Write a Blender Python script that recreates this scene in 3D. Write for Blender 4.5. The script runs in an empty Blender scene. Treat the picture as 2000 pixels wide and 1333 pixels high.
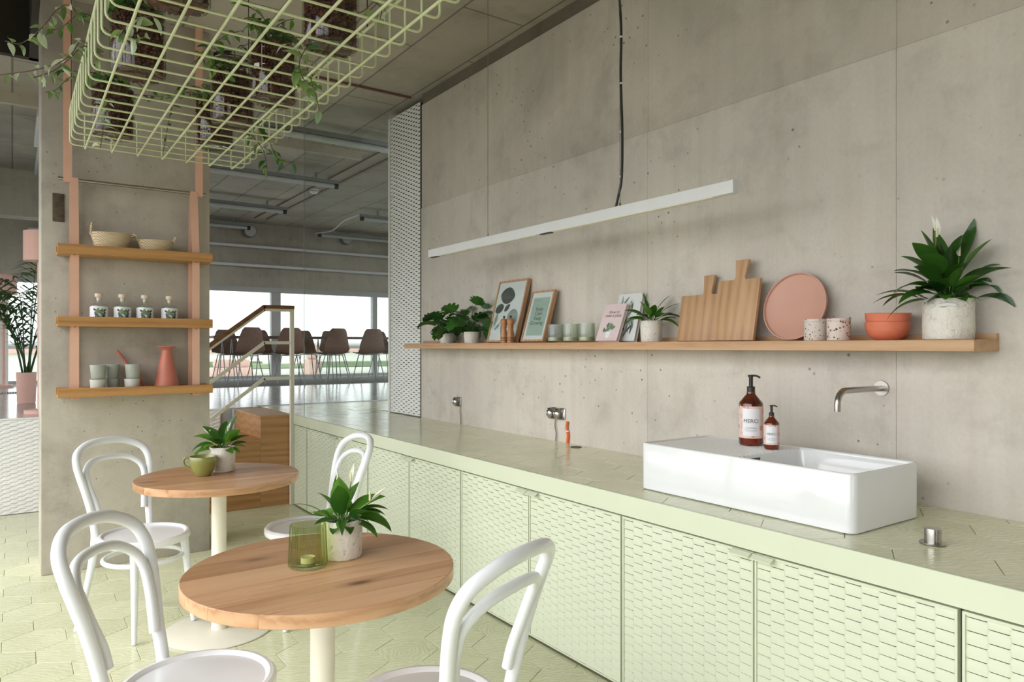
import bpy, bmesh, math, random
from math import sin, cos, pi, radians, sqrt, atan2
from mathutils import Vector, Matrix

random.seed(7)
SC = bpy.context.scene
COL = SC.collection

# ------------------------------------------------------------------ camera, world, lights, exposure
F_PX, U0, V0, CAM_H = 1390.0, 1000.0, 677.0, 1.375
YAW = math.atan((1000.0 - 24.0) / F_PX)
SY, CY = sin(YAW), cos(YAW)
cam_d = bpy.data.cameras.new('camera')
cam_d.sensor_width = 36.0
cam_d.lens = 36.0 * F_PX / 2000.0
cam_d.shift_y = (V0 - 666.5) / 2000.0
cam_d.clip_end = 300
cam = bpy.data.objects.new('camera', cam_d)
cam.location = (0, 0, CAM_H)
cam.rotation_euler = (pi / 2, 0, -YAW)
COL.objects.link(cam)
SC.camera = cam

world = bpy.data.worlds.new('overcast_sky')
SC.world = world
world.use_nodes = True
wn = world.node_tree.nodes
wl_ = world.node_tree.links
w_tc = wn.new('ShaderNodeTexCoord'); w_sp = wn.new('ShaderNodeSeparateXYZ'); w_rp = wn.new('ShaderNodeValToRGB')
wl_.new(w_tc.outputs['Generated'], w_sp.inputs[0]); wl_.new(w_sp.outputs['Z'], w_rp.inputs['Fac'])
w_rp.color_ramp.elements[0].position = 0.0;  w_rp.color_ramp.elements[0].color = (0.16, 0.16, 0.15, 1)     # ground below the horizon
w_rp.color_ramp.elements[1].position = 0.012; w_rp.color_ramp.elements[1].color = (0.95, 0.98, 1.0, 1)      # even white overcast sky
wl_.new(w_rp.outputs['Color'], wn['Background'].inputs['Color'])
wn['Background'].inputs['Strength'].default_value = 2.7

def area_light(name, loc, rot, sx, sy, watts, col=(1, 1, 1), spread=180):
    l = bpy.data.lights.new(name, 'AREA')
    l.shape = 'RECTANGLE'
    l.size, l.size_y = sx, sy
    l.energy = watts
    l.color = col
    l.spread = radians(spread)
    o = bpy.data.objects.new(name, l)
    o.location = loc
    o.rotation_euler = rot
    COL.objects.link(o)
    return o

# daylight from the sky, falling downwards through the long window band on the left (four stacked strips outside
# the glass) and, much weaker, through the windows behind the camera
for k in range(4):
    area_light('daylight_left_window', (-1.78, 2.3, 0.62 + 0.76 * k), (radians(90 - 38), 0, radians(-90)), 8.8, 0.76, 23.5, (1.0, 0.99, 0.98), 118)
area_light('daylight_rear_window', (0.6, -4.25, 1.7), (radians(90 - 20), 0, 0), 0.8, 1.0, 3, (1.0, 0.99, 0.97), 140)

SC.view_settings.view_transform = 'Standard'
SC.view_settings.look = 'None'
SC.view_settings.gamma = 1.0
SC.view_settings.use_curve_mapping = False
SC.view_settings.exposure = 0.0
SC.cycles.max_bounces = 8
SC.cycles.diffuse_bounces = 4
SC.cycles.glossy_bounces = 4
SC.cycles.transparent_max_bounces = 16

def pix(u, v, x=None, y=None, z=None, t=None):
    """point on a pixel's ray where it meets a given plane (or at depth t)"""
    a = (u - U0) / F_PX
    d = Vector((SY + CY * a, CY - SY * a, (V0 - v) / F_PX))
    if t is None:
        if z is not None: t = (z - CAM_H) / d.z
        elif x is not None: t = x / d.x
        else: t = y / d.y
    return Vector((0, 0, CAM_H)) + d * t

# ------------------------------------------------------------------ materials
def srgb(r, g, b):
    f = lambda c: (c / 255 / 12.92) if c / 255 <= 0.04045 else ((c / 255 + 0.055) / 1.055) ** 2.4
    return (f(r), f(g), f(b), 1)

class NT:
    def __init__(self, name):
        self.m = bpy.data.materials.new(name)
        self.m.use_nodes = True
        self.t = self.m.node_tree
        self.b = self.t.nodes['Principled BSDF']
        self.out = self.t.nodes['Material Output']
    def n(self, typ, **kw):
        nd = self.t.nodes.new(typ)
        for k, v in kw.items():
            if k.startswith('_'): setattr(nd, k[1:], v)
            else: nd.inputs[k].default_value = v
        return nd
    def l(self, a, b):
        self.t.links.new(a, b)
    def coords(self, rnd=0.0, scale=(1, 1, 1), rot=(0, 0, 0)):
        tc = self.n('ShaderNodeTexCoord')
        mp = self.n('ShaderNodeMapping')
        mp.inputs['Scale'].default_value = scale
        mp.inputs['Rotation'].default_value = rot
        src = tc.outputs['Object']
        if rnd:
            oi = self.n('ShaderNodeObjectInfo')
            mu = self.n('ShaderNodeVectorMath', _operation='SCALE')
            mu.inputs[0].default_value = (rnd, rnd * 1.7, rnd * 0.6)
            self.l(oi.outputs['Random'], mu.inputs['Scale'])
            ad = self.n('ShaderNodeVectorMath', _operation='ADD')
            self.l(src, ad.inputs[0]); self.l(mu.outputs[0], ad.inputs[1])
            src = ad.outputs[0]
        self.l(src, mp.inputs['Vector'])
        return mp.outputs['Vector']
    def ramp(self, fac, stops):
        r = self.n('ShaderNodeValToRGB')
        e = r.color_ramp.elements
        while len(e) < len(stops): e.new(0.5)
        for k, (p, c) in enumerate(stops):
            e[k].position = p
            e[k].color = c if len(c) == 4 else (*c, 1)
        self.l(fac, r.inputs['Fac'])
        return r.outputs['Color']
    def noise(self, vec, scale, detail=4, rough=0.55, dist=0.0):
        n = self.n('ShaderNodeTexNoise')
        n.inputs['Scale'].default_value = scale
        n.inputs['Detail'].default_value = detail
        n.inputs['Roughness'].default_value = rough
        n.inputs['Distortion'].default_value = dist
        self.l(vec, n.inputs['Vector'])
        return n.outputs['Fac']
    def mix(self, fac, a, b, blend='MIX'):
        m = self.n('ShaderNodeMix', _data_type='RGBA', _blend_type=blend)
        if isinstance(fac, (int, float)): m.inputs[0].default_value = fac
        else: self.l(fac, m.inputs[0])
        for s, i in ((a, 6), (b, 7)):
            if isinstance(s, tuple): m.inputs[i].default_value = s if len(s) == 4 else (*s, 1)
            else: self.l(s, m.inputs[i])
        return m.outputs[2]
    def bump(self, h, strength=0.3, dist=0.01):
        b = self.n('ShaderNodeBump')
        b.inputs['Strength'].default_value = strength
        b.inputs['Distance'].default_value = dist
        self.l(h, b.inputs['Height'])
        self.l(b.outputs['Normal'], self.b.inputs['Normal'])
        return b
    def base(self, c):
        if isinstance(c, tuple): self.b.inputs['Base Color'].default_value = c if len(c) == 4 else (*c, 1)
        else: self.l(c, self.b.inputs['Base Color'])
    def set(self, **kw):
        names = dict(rough='Roughness', metal='Metallic', spec='Specular IOR Level', trans='Transmission Weight', coat='Coat Weight', coat_r='Coat Roughness', ior='IOR', emis='Emission Strength', sub='Subsurface Weight')
        for k, v in kw.items(): self.b.inputs[names[k]].default_value = v

def plain(name, c, rough=0.5, metal=0.0, vary=0.06, scale=9.0, coat=0.0, bump=0.0):
    n = NT(name)
    v = n.coords()
    f = n.noise(v, scale, 3)
    c = c if len(c) == 4 else (*c, 1)
    lo = tuple(x * (1 - vary) for x in c[:3]) + (1,)
    hi = tuple(min(1, x * (1 + vary)) for x in c[:3]) + (1,)
    n.base(n.ramp(f, [(0.3, lo), (0.7, hi)]))
    n.set(rough=rough, metal=metal, coat=coat)
    if bump: n.bump(n.noise(v, scale * 12, 3), bump, 0.002)
    return n.m

def concrete(name, c, dark=0.72, pores=True, streak=True, scale=1.0, lines=None, warm=0.0):
    n = NT(name)
    v = n.coords()
    big = n.noise(v, 0.9 * scale, 5, 0.6, 0.4)
    mid = n.noise(v, 4.5 * scale, 6, 0.65, 0.3)
    fine = n.noise(v, 60 * scale, 4, 0.7)
    c3 = c[:3]
    col = n.ramp(big, [(0.28, tuple(x * dark for x in c3)), (0.5, c3), (0.72, tuple(min(1, x * 1.12) for x in c3))])
    tint = n.ramp(mid, [(0.3, (0.80, 0.79, 0.77)), (0.5, (1, 1, 1)), (0.75, (1.0, 0.985, 0.96))])
    col = n.mix(0.75, col, tint, 'MULTIPLY')
    if streak:
        vs = n.coords(scale=(7, 7, 0.35))
        st = n.noise(vs, 1.6, 5, 0.6)
        col = n.mix(0.55, col, n.ramp(st, [(0.3, (0.88, 0.86, 0.84)), (0.55, (1, 1, 1)), (0.75, (1.0, 1.0, 1.0))]), 'MULTIPLY')
    g = n.ramp(fine, [(0.25, (0.86, 0.86, 0.86)), (0.6, (1, 1, 1))])
    col = n.mix(0.5, col, g, 'MULTIPLY')
    h = fine
    if pores:
        vo = n.n('ShaderNodeTexVoronoi')
        vo.inputs['Scale'].default_value = 17 * scale
        vo.inputs['Randomness'].default_value = 1.0
        n.l(v, vo.inputs['Vector'])
        dots = n.ramp(vo.outputs['Distance'], [(0.0, (1, 1, 1)), (0.085, (1, 1, 1)), (0.13, (0, 0, 0))])
        where = n.ramp(n.noise(v, 1.7, 3, 0.6), [(0.48, (0, 0, 0)), (0.60, (1, 1, 1))])
        pick = n.n('ShaderNodeMath', _operation='GREATER_THAN')
        sp = n.n('ShaderNodeSeparateColor'); n.l(vo.outputs['Color'], sp.inputs[0])
        n.l(sp.outputs[0], pick.inputs[0]); pick.inputs[1].default_value = 0.5
        m1 = n.mix(1.0, dots, where, 'MULTIPLY')
        m2 = n.mix(1.0, m1, pick.outputs[0], 'MULTIPLY')
        col = n.mix(m2, col, tuple(x * 0.34 for x in c3))
    if lines:
        # formwork board marks (imprints in the cast surface): boards along local Y, staggered ends
        lx, ly, rot = lines
        br = n.n('ShaderNodeTexBrick')
        vv = n.coords(rot=(0, 0, rot))
        wob = n.noise(vv, 3.0, 3)
        br.offset = 0.37; br.squash = 1.0
        br.inputs['Scale'].default_value = 1.0
        br.inputs['Mortar Size'].default_value = 0.010
        br.inputs['Mortar Smooth'].default_value = 0.6
        br.inputs['Brick Width'].default_value = ly
        br.inputs['Row Height'].default_value = lx
        br.inputs['Color1'].default_value = (1, 1, 1, 1)
        br.inputs['Color2'].default_value = (0.84, 0.85, 0.86, 1)
        br.inputs['Mortar'].default_value = (0.36, 0.36, 0.37, 1)
        n.l(vv, br.inputs['Vector'])
        col = n.mix(0.9, col, br.outputs['Color'], 'MULTIPLY')
    n.base(col)
    n.set(rough=0.78)
    n.b.inputs['Specular IOR Level'].default_value = 0.35
    n.bump(n.mix(0.6, mid, fine), 0.22, 0.006)
    return n.m

def wood(name, light, dark, axis='x', rnd=3.0, rough=0.45, scale=1.0, knots=0.0, vary=0.12):
    n = NT(name)
    sc = {'x': (1.0, 11, 11), 'y': (11, 1.0, 11), 'z': (11, 11, 1.0)}[axis]
    sc = tuple(s * scale for s in sc)
    v = n.coords(rnd=rnd, scale=sc)
    warp = n.noise(n.coords(rnd=rnd, scale=tuple(s * 0.35 for s in sc)), 1.2, 3)
    wv = n.n('ShaderNodeTexWave', _wave_type='BANDS', _bands_direction='Z' if axis != 'z' else 'X')
    wv.inputs['Scale'].default_value = 0.55
    wv.inputs['Distortion'].default_value = 7.0
    wv.inputs['Detail'].default_value = 3
    wv.inputs['Detail Scale'].default_value = 1.3
    n.l(v, wv.inputs['Vector'])
    grain = n.noise(v, 4.0, 6, 0.7, 0.6)
    f = n.mix(0.72, wv.outputs['Fac'], grain)
    col = n.ramp(f, [(0.25, dark), (0.45, tuple((a * 0.6 + b * 0.4) for a, b in zip(light, dark))), (0.75, light)])
    oi = n.n('ShaderNodeObjectInfo')
    tone = n.ramp(oi.outputs['Random'], [(0, (1 - vary, 1 - vary * 1.2, 1 - vary * 1.4)), (1, (1, 1, 1))])
    col = n.mix(1.0, col, tone, 'MULTIPLY')
    if knots:
        ks = {'x': (1.0, 2.6, 2.6), 'y': (2.6, 1.0, 2.6), 'z': (2.6, 2.6, 1.0)}[axis]
        kv = n.coords(rnd=rnd, scale=ks)
        vo = n.n('ShaderNodeTexVoronoi'); vo.inputs['Scale'].default_value = knots
        n.l(kv, vo.inputs['Vector'])
        kn = n.ramp(vo.outputs['Distance'], [(0.0, (1, 1, 1)), (0.05, (0.9, 0.9, 0.9)), (0.12, (0.25, 0.25, 0.25)), (0.2, (0, 0, 0))])
        col = n.mix(kn, col, tuple(x * 0.22 for x in dark[:3]))
    n.base(col)
    n.set(rough=rough)
    n.bump(grain, 0.12, 0.002)
    return n.m

def thin_glass(name, tint, gloss=0.02, ior=1.45, strength=1.0):
    n = NT(name)
    tr = n.n('ShaderNodeBsdfTransparent')
    lw0 = n.n('ShaderNodeLayerWeight'); lw0.inputs['Blend'].default_value = 0.5
    n.l(n.ramp(lw0.outputs['Facing'], [(0.0, tint), (0.45, tuple(c ** 1.25 for c in tint[:3])), (0.95, tuple(c ** 4 for c in tint[:3]))]), tr.inputs['Color'])
    gl = n.n('ShaderNodeBsdfGlossy'); gl.inputs['Roughness'].default_value = gloss
    lw = n.n('ShaderNodeLayerWeight'); lw.inputs['Blend'].default_value = 0.5
    pw = n.n('ShaderNodeMath', _operation='POWER'); n.l(lw.outputs['Facing'], pw.inputs[0]); pw.inputs[1].default_value = 5.0
    f0 = ((ior - 1) / (ior + 1)) ** 2
    mu = n.n('ShaderNodeMath', _operation='MULTIPLY_ADD'); n.l(pw.outputs[0], mu.inputs[0])
    mu.inputs[1].default_value = (1 - f0) * strength; mu.inputs[2].default_value = f0 * strength
    vary = n.ramp(n.noise(n.coords(), 3.0, 2), [(0, (0.94, 0.94, 0.94)), (1, (1, 1, 1))])
    n.l(vary, gl.inputs['Color'])
    mx = n.n('ShaderNodeMixShader')
    n.l(mu.outputs[0], mx.inputs[0]); n.l(tr.outputs[0], mx.inputs[1]); n.l(gl.outputs[0], mx.inputs[2])
    n.l(mx.outputs[0], n.out.inputs['Surface'])
    return n.m

def glazed_tile(name, light, dark):
    n = NT(name)
    v = n.coords(rnd=0.42)
    warp = n.noise(v, 3.2, 3, 0.5, 0.3)
    wv = n.n('ShaderNodeTexWave', _wave_type='RINGS', _rings_direction='Z')
    wv.inputs['Scale'].default_value = 14.0
    wv.inputs['Distortion'].default_value = 11.0
    wv.inputs['Detail'].default_value = 2.0
    wv.inputs['Detail Scale'].default_value = 1.1
    n.l(v, wv.inputs['Vector'])
    cloud = n.noise(v, 5.0, 4, 0.6, 0.6)
    f = n.mix(0.32, cloud, wv.outputs['Fac'])
    col = n.ramp(f, [(0.25, dark), (0.7, light)])
    oi = n.n('ShaderNodeObjectInfo')
    tone = n.ramp(oi.outputs['Random'], [(0, (0.93, 0.94, 0.92)), (1, (1, 1, 1))])
    n.base(n.mix(1.0, col, tone, 'MULTIPLY'))
    n.set(rough=0.15)
    n.b.inputs['Specular IOR Level'].default_value = 0.45
    h = n.mix(0.5, wv.outputs['Fac'], n.noise(v, 9.0, 2))
    n.bump(h, 0.13, 0.004)
    return n.m

def leafy(name, c1, c2, rough=0.35):
    n = NT(name)
    oi = n.n('ShaderNodeObjectInfo')
    v = n.coords(rnd=2.0)
    f = n.noise(v, 14, 3)
    mx = n.n('ShaderNodeMath', _operation='ADD')
    n.l(f, mx.inputs[0]); n.l(oi.outputs['Random'], mx.inputs[1])
    hf = n.n('ShaderNodeMath', _operation='MULTIPLY'); hf.inputs[1].default_value = 0.5
    n.l(mx.outputs[0], hf.inputs[0])
    n.base(n.ramp(hf.outputs[0], [(0.25, c1), (0.75, c2)]))
    n.set(rough=rough)
    n.b.inputs['Subsurface Weight'].default_value = 0.0
    tl = n.n('ShaderNodeBsdfTranslucent'); tl.inputs['Color'].default_value = tuple(min(1, x * 1.5) for x in c2[:3]) + (1,)
    ms = n.n('ShaderNodeMixShader'); ms.inputs[0].default_value = 0.22
    n.l(n.b.outputs[0], ms.inputs[1]); n.l(tl.outputs[0], ms.inputs[2]); n.l(ms.outputs[0], n.out.inputs['Surface'])
    return n.m

def speckle(name, base, dots, scale=60, thr=0.33, rough=0.5):
    n = NT(name)
    v = n.coords(rnd=2.0)
    vo = n.n('ShaderNodeTexVoronoi'); vo.inputs['Scale'].default_value = scale
    n.l(v, vo.inputs['Vector'])
    sp = n.n('ShaderNodeSeparateColor'); n.l(vo.outputs['Color'], sp.inputs[0])
    size = n.n('ShaderNodeMath', _operation='MULTIPLY'); n.l(sp.outputs[1], size.inputs[0]); size.inputs[1].default_value = thr
    lt = n.n('ShaderNodeMath', _operation='LESS_THAN'); n.l(vo.outputs['Distance'], lt.inputs[0]); n.l(size.outputs[0], lt.inputs[1])
    dc = n.ramp(sp.outputs[0], [(0.0, dots[0]), (0.45, dots[0]), (0.5, dots[1]), (1.0, dots[1])])
    n.base(n.mix(lt.outputs[0], base, dc))
    n.set(rough=rough)
    return n.m

def rough_white(name, c, scale=40, strength=0.7, dirt=(0.45, 0.40, 0.36)):
    n = NT(name)
    v = n.coords(rnd=3.0)
    a = n.noise(v, scale, 4, 0.65, 1.2)
    col = n.ramp(a, [(0.30, dirt), (0.42, c[:3]), (0.8, tuple(min(1, x * 1.05) for x in c[:3]))])
    n.base(col)
    n.set(rough=0.45)
    n.bump(a, strength, 0.006)
    return n.m

def woven(name, c1, c2, sx=60, sz=40):
    n = NT(name)
    v = n.coords()
    wv = n.n('ShaderNodeTexWave', _wave_type='BANDS', _bands_direction='DIAGONAL'); wv.inputs['Scale'].default_value = sx
    wv.inputs['Distortion'].default_value = 1.0
    n.l(v, wv.inputs['Vector'])
    wz = n.n('ShaderNodeTexWave', _wave_type='BANDS', _bands_direction='Z'); wz.inputs['Scale'].default_value = sz
    n.l(v, wz.inputs['Vector'])
    h = n.mix(0.5, wv.outputs['Fac'], wz.outputs['Fac'])
    n.base(n.ramp(h, [(0.25, c2), (0.7, c1)]))
    n.set(rough=0.8)
    n.bump(h, 0.6, 0.004)
    return n.m

M = {}
M['concrete_wall'] = concrete('pale_board_marked_concrete', srgb(212, 206, 197), 0.86)
M['concrete_upper'] = concrete('brownish_upper_panel_concrete', srgb(200, 193, 182), 0.80)  # upper wall panels, a little darker and browner than the lower ones
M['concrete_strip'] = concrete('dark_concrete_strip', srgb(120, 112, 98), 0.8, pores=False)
M['concrete_pillar'] = concrete('rough_pillar_concrete', srgb(190, 183, 170), 0.70, scale=1.6)
M['concrete_ceiling'] = concrete('formwork_ceiling_concrete', srgb(188, 180, 166), 0.75, pores=False, streak=False, lines=(0.46, 1.9, pi / 2))
M['concrete_far'] = concrete('grey_far_concrete', srgb(188, 182, 168), 0.75, pores=False)
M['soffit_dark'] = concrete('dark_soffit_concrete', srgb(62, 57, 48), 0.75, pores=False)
M['tile'] = glazed_tile('sage_glazed_tile', srgb(232, 233, 202), srgb(212, 213, 174))
M['grout'] = plain('sage_grout', srgb(150, 150, 114), 0.8)
M['green'] = plain('pale_green_paint', srgb(212, 218, 194), 0.42, vary=0.02, scale=3)
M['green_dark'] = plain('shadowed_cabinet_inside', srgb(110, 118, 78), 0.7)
M['wire_green'] = plain('pale_green_wire_enamel', srgb(206, 212, 170), 0.4, vary=0.03)
M['white'] = plain('white_lacquer', srgb(236, 238, 241), 0.28, vary=0.015, coat=0.2)
M['white_panel'] = plain('white_panel_paint', srgb(246, 246, 243), 0.45, vary=0.02)
M['panel_back'] = plain('dark_panel_backing', srgb(34, 34, 32), 0.8)
M['ceramic'] = plain('white_ceramic_glaze', srgb(232, 234, 235), 0.08, vary=0.01, coat=0.5)
M['cream'] = plain('cream_powder_coat', srgb(236, 231, 215), 0.42, vary=0.02)
M['oak_top'] = wood('knotty_oak_planks', srgb(228, 184, 144), srgb(192, 142, 102), 'x', rnd=6.0, rough=0.38, knots=2.6, vary=0.34)
M['oak_shelf'] = wood('pale_oak_shelf', srgb(206, 168, 130), srgb(180, 138, 100), 'y', rough=0.5)
M['oak_hang'] = wood('honey_oak_shelf', srgb(198, 150, 92), srgb(166, 116, 64), 'x', rough=0.5)
M['oak_stair'] = wood('warm_oak_veneer', srgb(206, 158, 108), srgb(172, 122, 74), 'x', rough=0.4, scale=0.8)
M['oak_board'] = wood('oiled_oak_board', srgb(206, 168, 130), srgb(178, 136, 98), 'z', rough=0.5)
M['oak_frame'] = wood('light_oak_frame', srgb(208, 166, 128), srgb(176, 130, 92), 'z', rough=0.5)
M['mill_wood'] = wood('turned_beech', srgb(196, 140, 94), srgb(158, 102, 62), 'z', rough=0.35)
M['brown_rail'] = wood('dark_oak_handrail', srgb(150, 104, 66), srgb(112, 74, 44), 'x', rough=0.4)
M['strap'] = plain('salmon_painted_steel', srgb(224, 178, 154), 0.45, vary=0.04)
M['coral'] = plain('coral_powder_coat', srgb(196, 116, 96), 0.45, vary=0.03)
M['pink_lamp'] = plain('pink_lamp_paint', srgb(246, 198, 184), 0.5, vary=0.03)
M['steel'] = plain('brushed_steel', srgb(176, 172, 166), 0.28, 1.0, vary=0.05)
M['chrome'] = plain('polished_chrome', srgb(205, 205, 205), 0.12, 1.0, vary=0.03)
M['black'] = plain('black_plastic', srgb(38, 37, 37), 0.4, vary=0.1)
M['rubber'] = plain('grey_sealant', srgb(150, 152, 148), 0.6)
M['cable_grey'] = plain('grey_cable_sheath', srgb(132, 130, 126), 0.5)
M['cable_orange'] = plain('orange_cable_sheath', srgb(232, 112, 50), 0.5)
M['red_pipe'] = plain('red_conduit_paint', srgb(118, 80, 70), 0.6)
M['lamp_white'] = plain('white_aluminium', srgb(226, 228, 230), 0.4, vary=0.02)
M['diffuser'] = plain('opal_diffuser', srgb(232, 230, 214), 0.5, vary=0.01)
M['tube_glass'] = plain('frosted_tube_cover', srgb(190, 194, 192), 0.3, vary=0.04)
M['grey_metal'] = plain('galvanised_tray', srgb(140, 144, 144), 0.45, 0.4)
M['platform'] = None
n = NT('polished_grey_floor'); v = n.coords(); n.base(n.ramp(n.noise(v, 2.0, 4), [(0.3, srgb(160, 162, 162)), (0.7, srgb(186, 188, 186))])); n.set(rough=0.16); M['platform'] = n.m
M['carpet'] = plain('grey_carpet', srgb(120, 118, 112), 0.95, vary=0.3, scale=30)
M['shell_brown'] = plain('brown_woven_shell', srgb(122, 96, 82), 0.6, vary=0.2, scale=60)
M['table_brown'] = plain('dark_brown_tabletop', srgb(112, 88, 74), 0.5)
M['pot'] = rough_white('crusty_white_glaze', srgb(228, 223, 214), 42, 0.9)
M['pot_bark'] = rough_white('bark_textured_white_glaze', srgb(222, 216, 204), 26, 1.0)
M['soil'] = plain('dark_potting_soil', srgb(52, 40, 32), 0.95, vary=0.4, scale=80)
M['lily'] = leafy('glossy_lily_leaf', srgb(38, 84, 26), srgb(96, 146, 48), 0.28)
M['lily_dark'] = leafy('deep_green_lily_leaf', srgb(26, 62, 22), srgb(66, 112, 40), 0.28)
M['monstera'] = leafy('deep_monstera_leaf', srgb(24, 64, 26), srgb(62, 112, 44), 0.3)
M['vine_leaf'] = leafy('variegated_vine_leaf', srgb(64, 96, 46), srgb(140, 160, 96), 0.4)
M['vine_pale'] = leafy('pale_vine_leaf', srgb(120, 150, 110), srgb(206, 216, 188), 0.4)
M['vine_stem'] = plain('reddish_vine_stem', srgb(86, 52, 40), 0.6)
M['palm'] = leafy('palm_leaflet', srgb(30, 64, 34), srgb(84, 120, 64), 0.4)
M['flower'] = leafy('white_spathe', srgb(236, 238, 214), srgb(250, 250, 240), 0.5)
M['spadix'] = plain('cream_spadix', srgb(232, 226, 186), 0.7)
M['stem_green'] = plain('pale_green_stem', srgb(120, 158, 74), 0.5)
M['glass'] = thin_glass('clear_glass', (0.95, 0.97, 0.96, 1), 0.02, 1.45)
M['jar_glass'] = thin_glass('clear_jar_glass', (0.93, 0.94, 0.92, 1), 0.03, 1.5)
M['partition'] = thin_glass('partition_glass', (0.93, 0.95, 0.94, 1), 0.0, 1.35)
M['green_glass'] = thin_glass('olive_ribbed_glass', (0.84, 0.87, 0.70, 1), 0.06, 1.6)
M['sage_glass'] = thin_glass('sage_ribbed_glass', (0.85, 0.875, 0.83, 1), 0.10, 1.7)
M['candle'] = plain('ivory_candle_wax', srgb(236, 232, 206), 0.5, vary=0.02)
M['olive_mug'] = plain('olive_mug_glaze', srgb(140, 142, 78), 0.25, vary=0.05, coat=0.3)
M['mug_inside'] = plain('dark_coffee', srgb(44, 38, 20), 0.2)
M['amber'] = None
n = NT('amber_bottle_plastic'); v = n.coords(); n.base(n.ramp(n.noise(v, 8, 2), [(0.3, srgb(72, 24, 12)), (0.7, srgb(120, 46, 22))])); n.set(rough=0.1, coat=0.6); M['amber'] = n.m
M['label_pink'] = speckle('marbled_pink_label', srgb(234, 206, 196), (srgb(214, 150, 136), srgb(226, 186, 174)), 55, 0.62, 0.5)
M['paper'] = plain('white_paper', srgb(238, 238, 242), 0.35, vary=0.01)
M['ink'] = plain('dark_ink', srgb(58, 54, 52), 0.6)
M['ink_grey'] = plain('grey_ink', srgb(150, 150, 152), 0.6)
M['leaf_print'] = plain('charcoal_leaf_print', srgb(92, 94, 92), 0.5, vary=0.3, scale=20)
M['leaf_print_pale'] = plain('grey_green_leaf_print', srgb(158, 168, 164), 0.5, vary=0.2, scale=20)
M['leaf_print_green'] = plain('green_leaf_print', srgb(108, 136, 104), 0.5, vary=0.3, scale=30)
M['sage_print'] = plain('sage_poster_print', srgb(178, 196, 188), 0.4, vary=0.02)
M['book_pink'] = plain('pink_book_cloth', srgb(226, 206, 208), 0.5, vary=0.02)
M['book_white'] = plain('botanical_cover_paper', srgb(224, 226, 226), 0.4, vary=0.03)
M['pages'] = plain('book_page_edges', srgb(206, 200, 188), 0.8, vary=0.05, scale=60)
M['tray'] = plain('dusty_pink_tray', srgb(208, 160, 142), 0.5, vary=0.02)
M['bowl'] = plain('coral_bowl_glaze', srgb(222, 122, 92), 0.28, vary=0.04, coat=0.3)
M['terrazzo_pale'] = speckle('pale_terrazzo', srgb(214, 202, 194), (srgb(90, 70, 64), srgb(182, 138, 124)), 110, 0.42)
M['terrazzo_bold'] = speckle('bold_terrazzo', srgb(220, 204, 196), (srgb(48, 42, 42), srgb(160, 96, 84)), 90, 0.5)
M['basket'] = woven('palm_leaf_basketry', srgb(236, 218, 184), srgb(184, 156, 116))
M['cup'] = plain('sage_grey_stoneware', srgb(166, 170, 160), 0.45, vary=0.04)
M['cup_pale'] = plain('pale_grey_stoneware', srgb(196, 196, 188), 0.45, vary=0.04)
M['pellets'] = speckle('brown_clay_pellet', srgb(84, 52, 40), (srgb(52, 32, 26), srgb(110, 70, 52)), 60, 0.8, 0.9)
M['cork'] = plain('pale_wood_stopper', srgb(226, 208, 188), 0.6)
M['gin_label'] = plain('white_bottle_label', srgb(236, 238, 240), 0.4, vary=0.01)
M['frame_alu'] = plain('grey_window_frame', srgb(176, 178, 176), 0.5, vary=0.03)
M['terrace'] = plain('pale_terrace_paving', srgb(214, 216, 208), 0.8, vary=0.08, scale=2)
M['terrace_red'] = plain('faded_terracotta', srgb(206, 172, 160), 0.8, vary=0.1)
M['hedge'] = leafy('hazy_hedge', srgb(110, 130, 96), srgb(160, 176, 140), 0.7)

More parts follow.
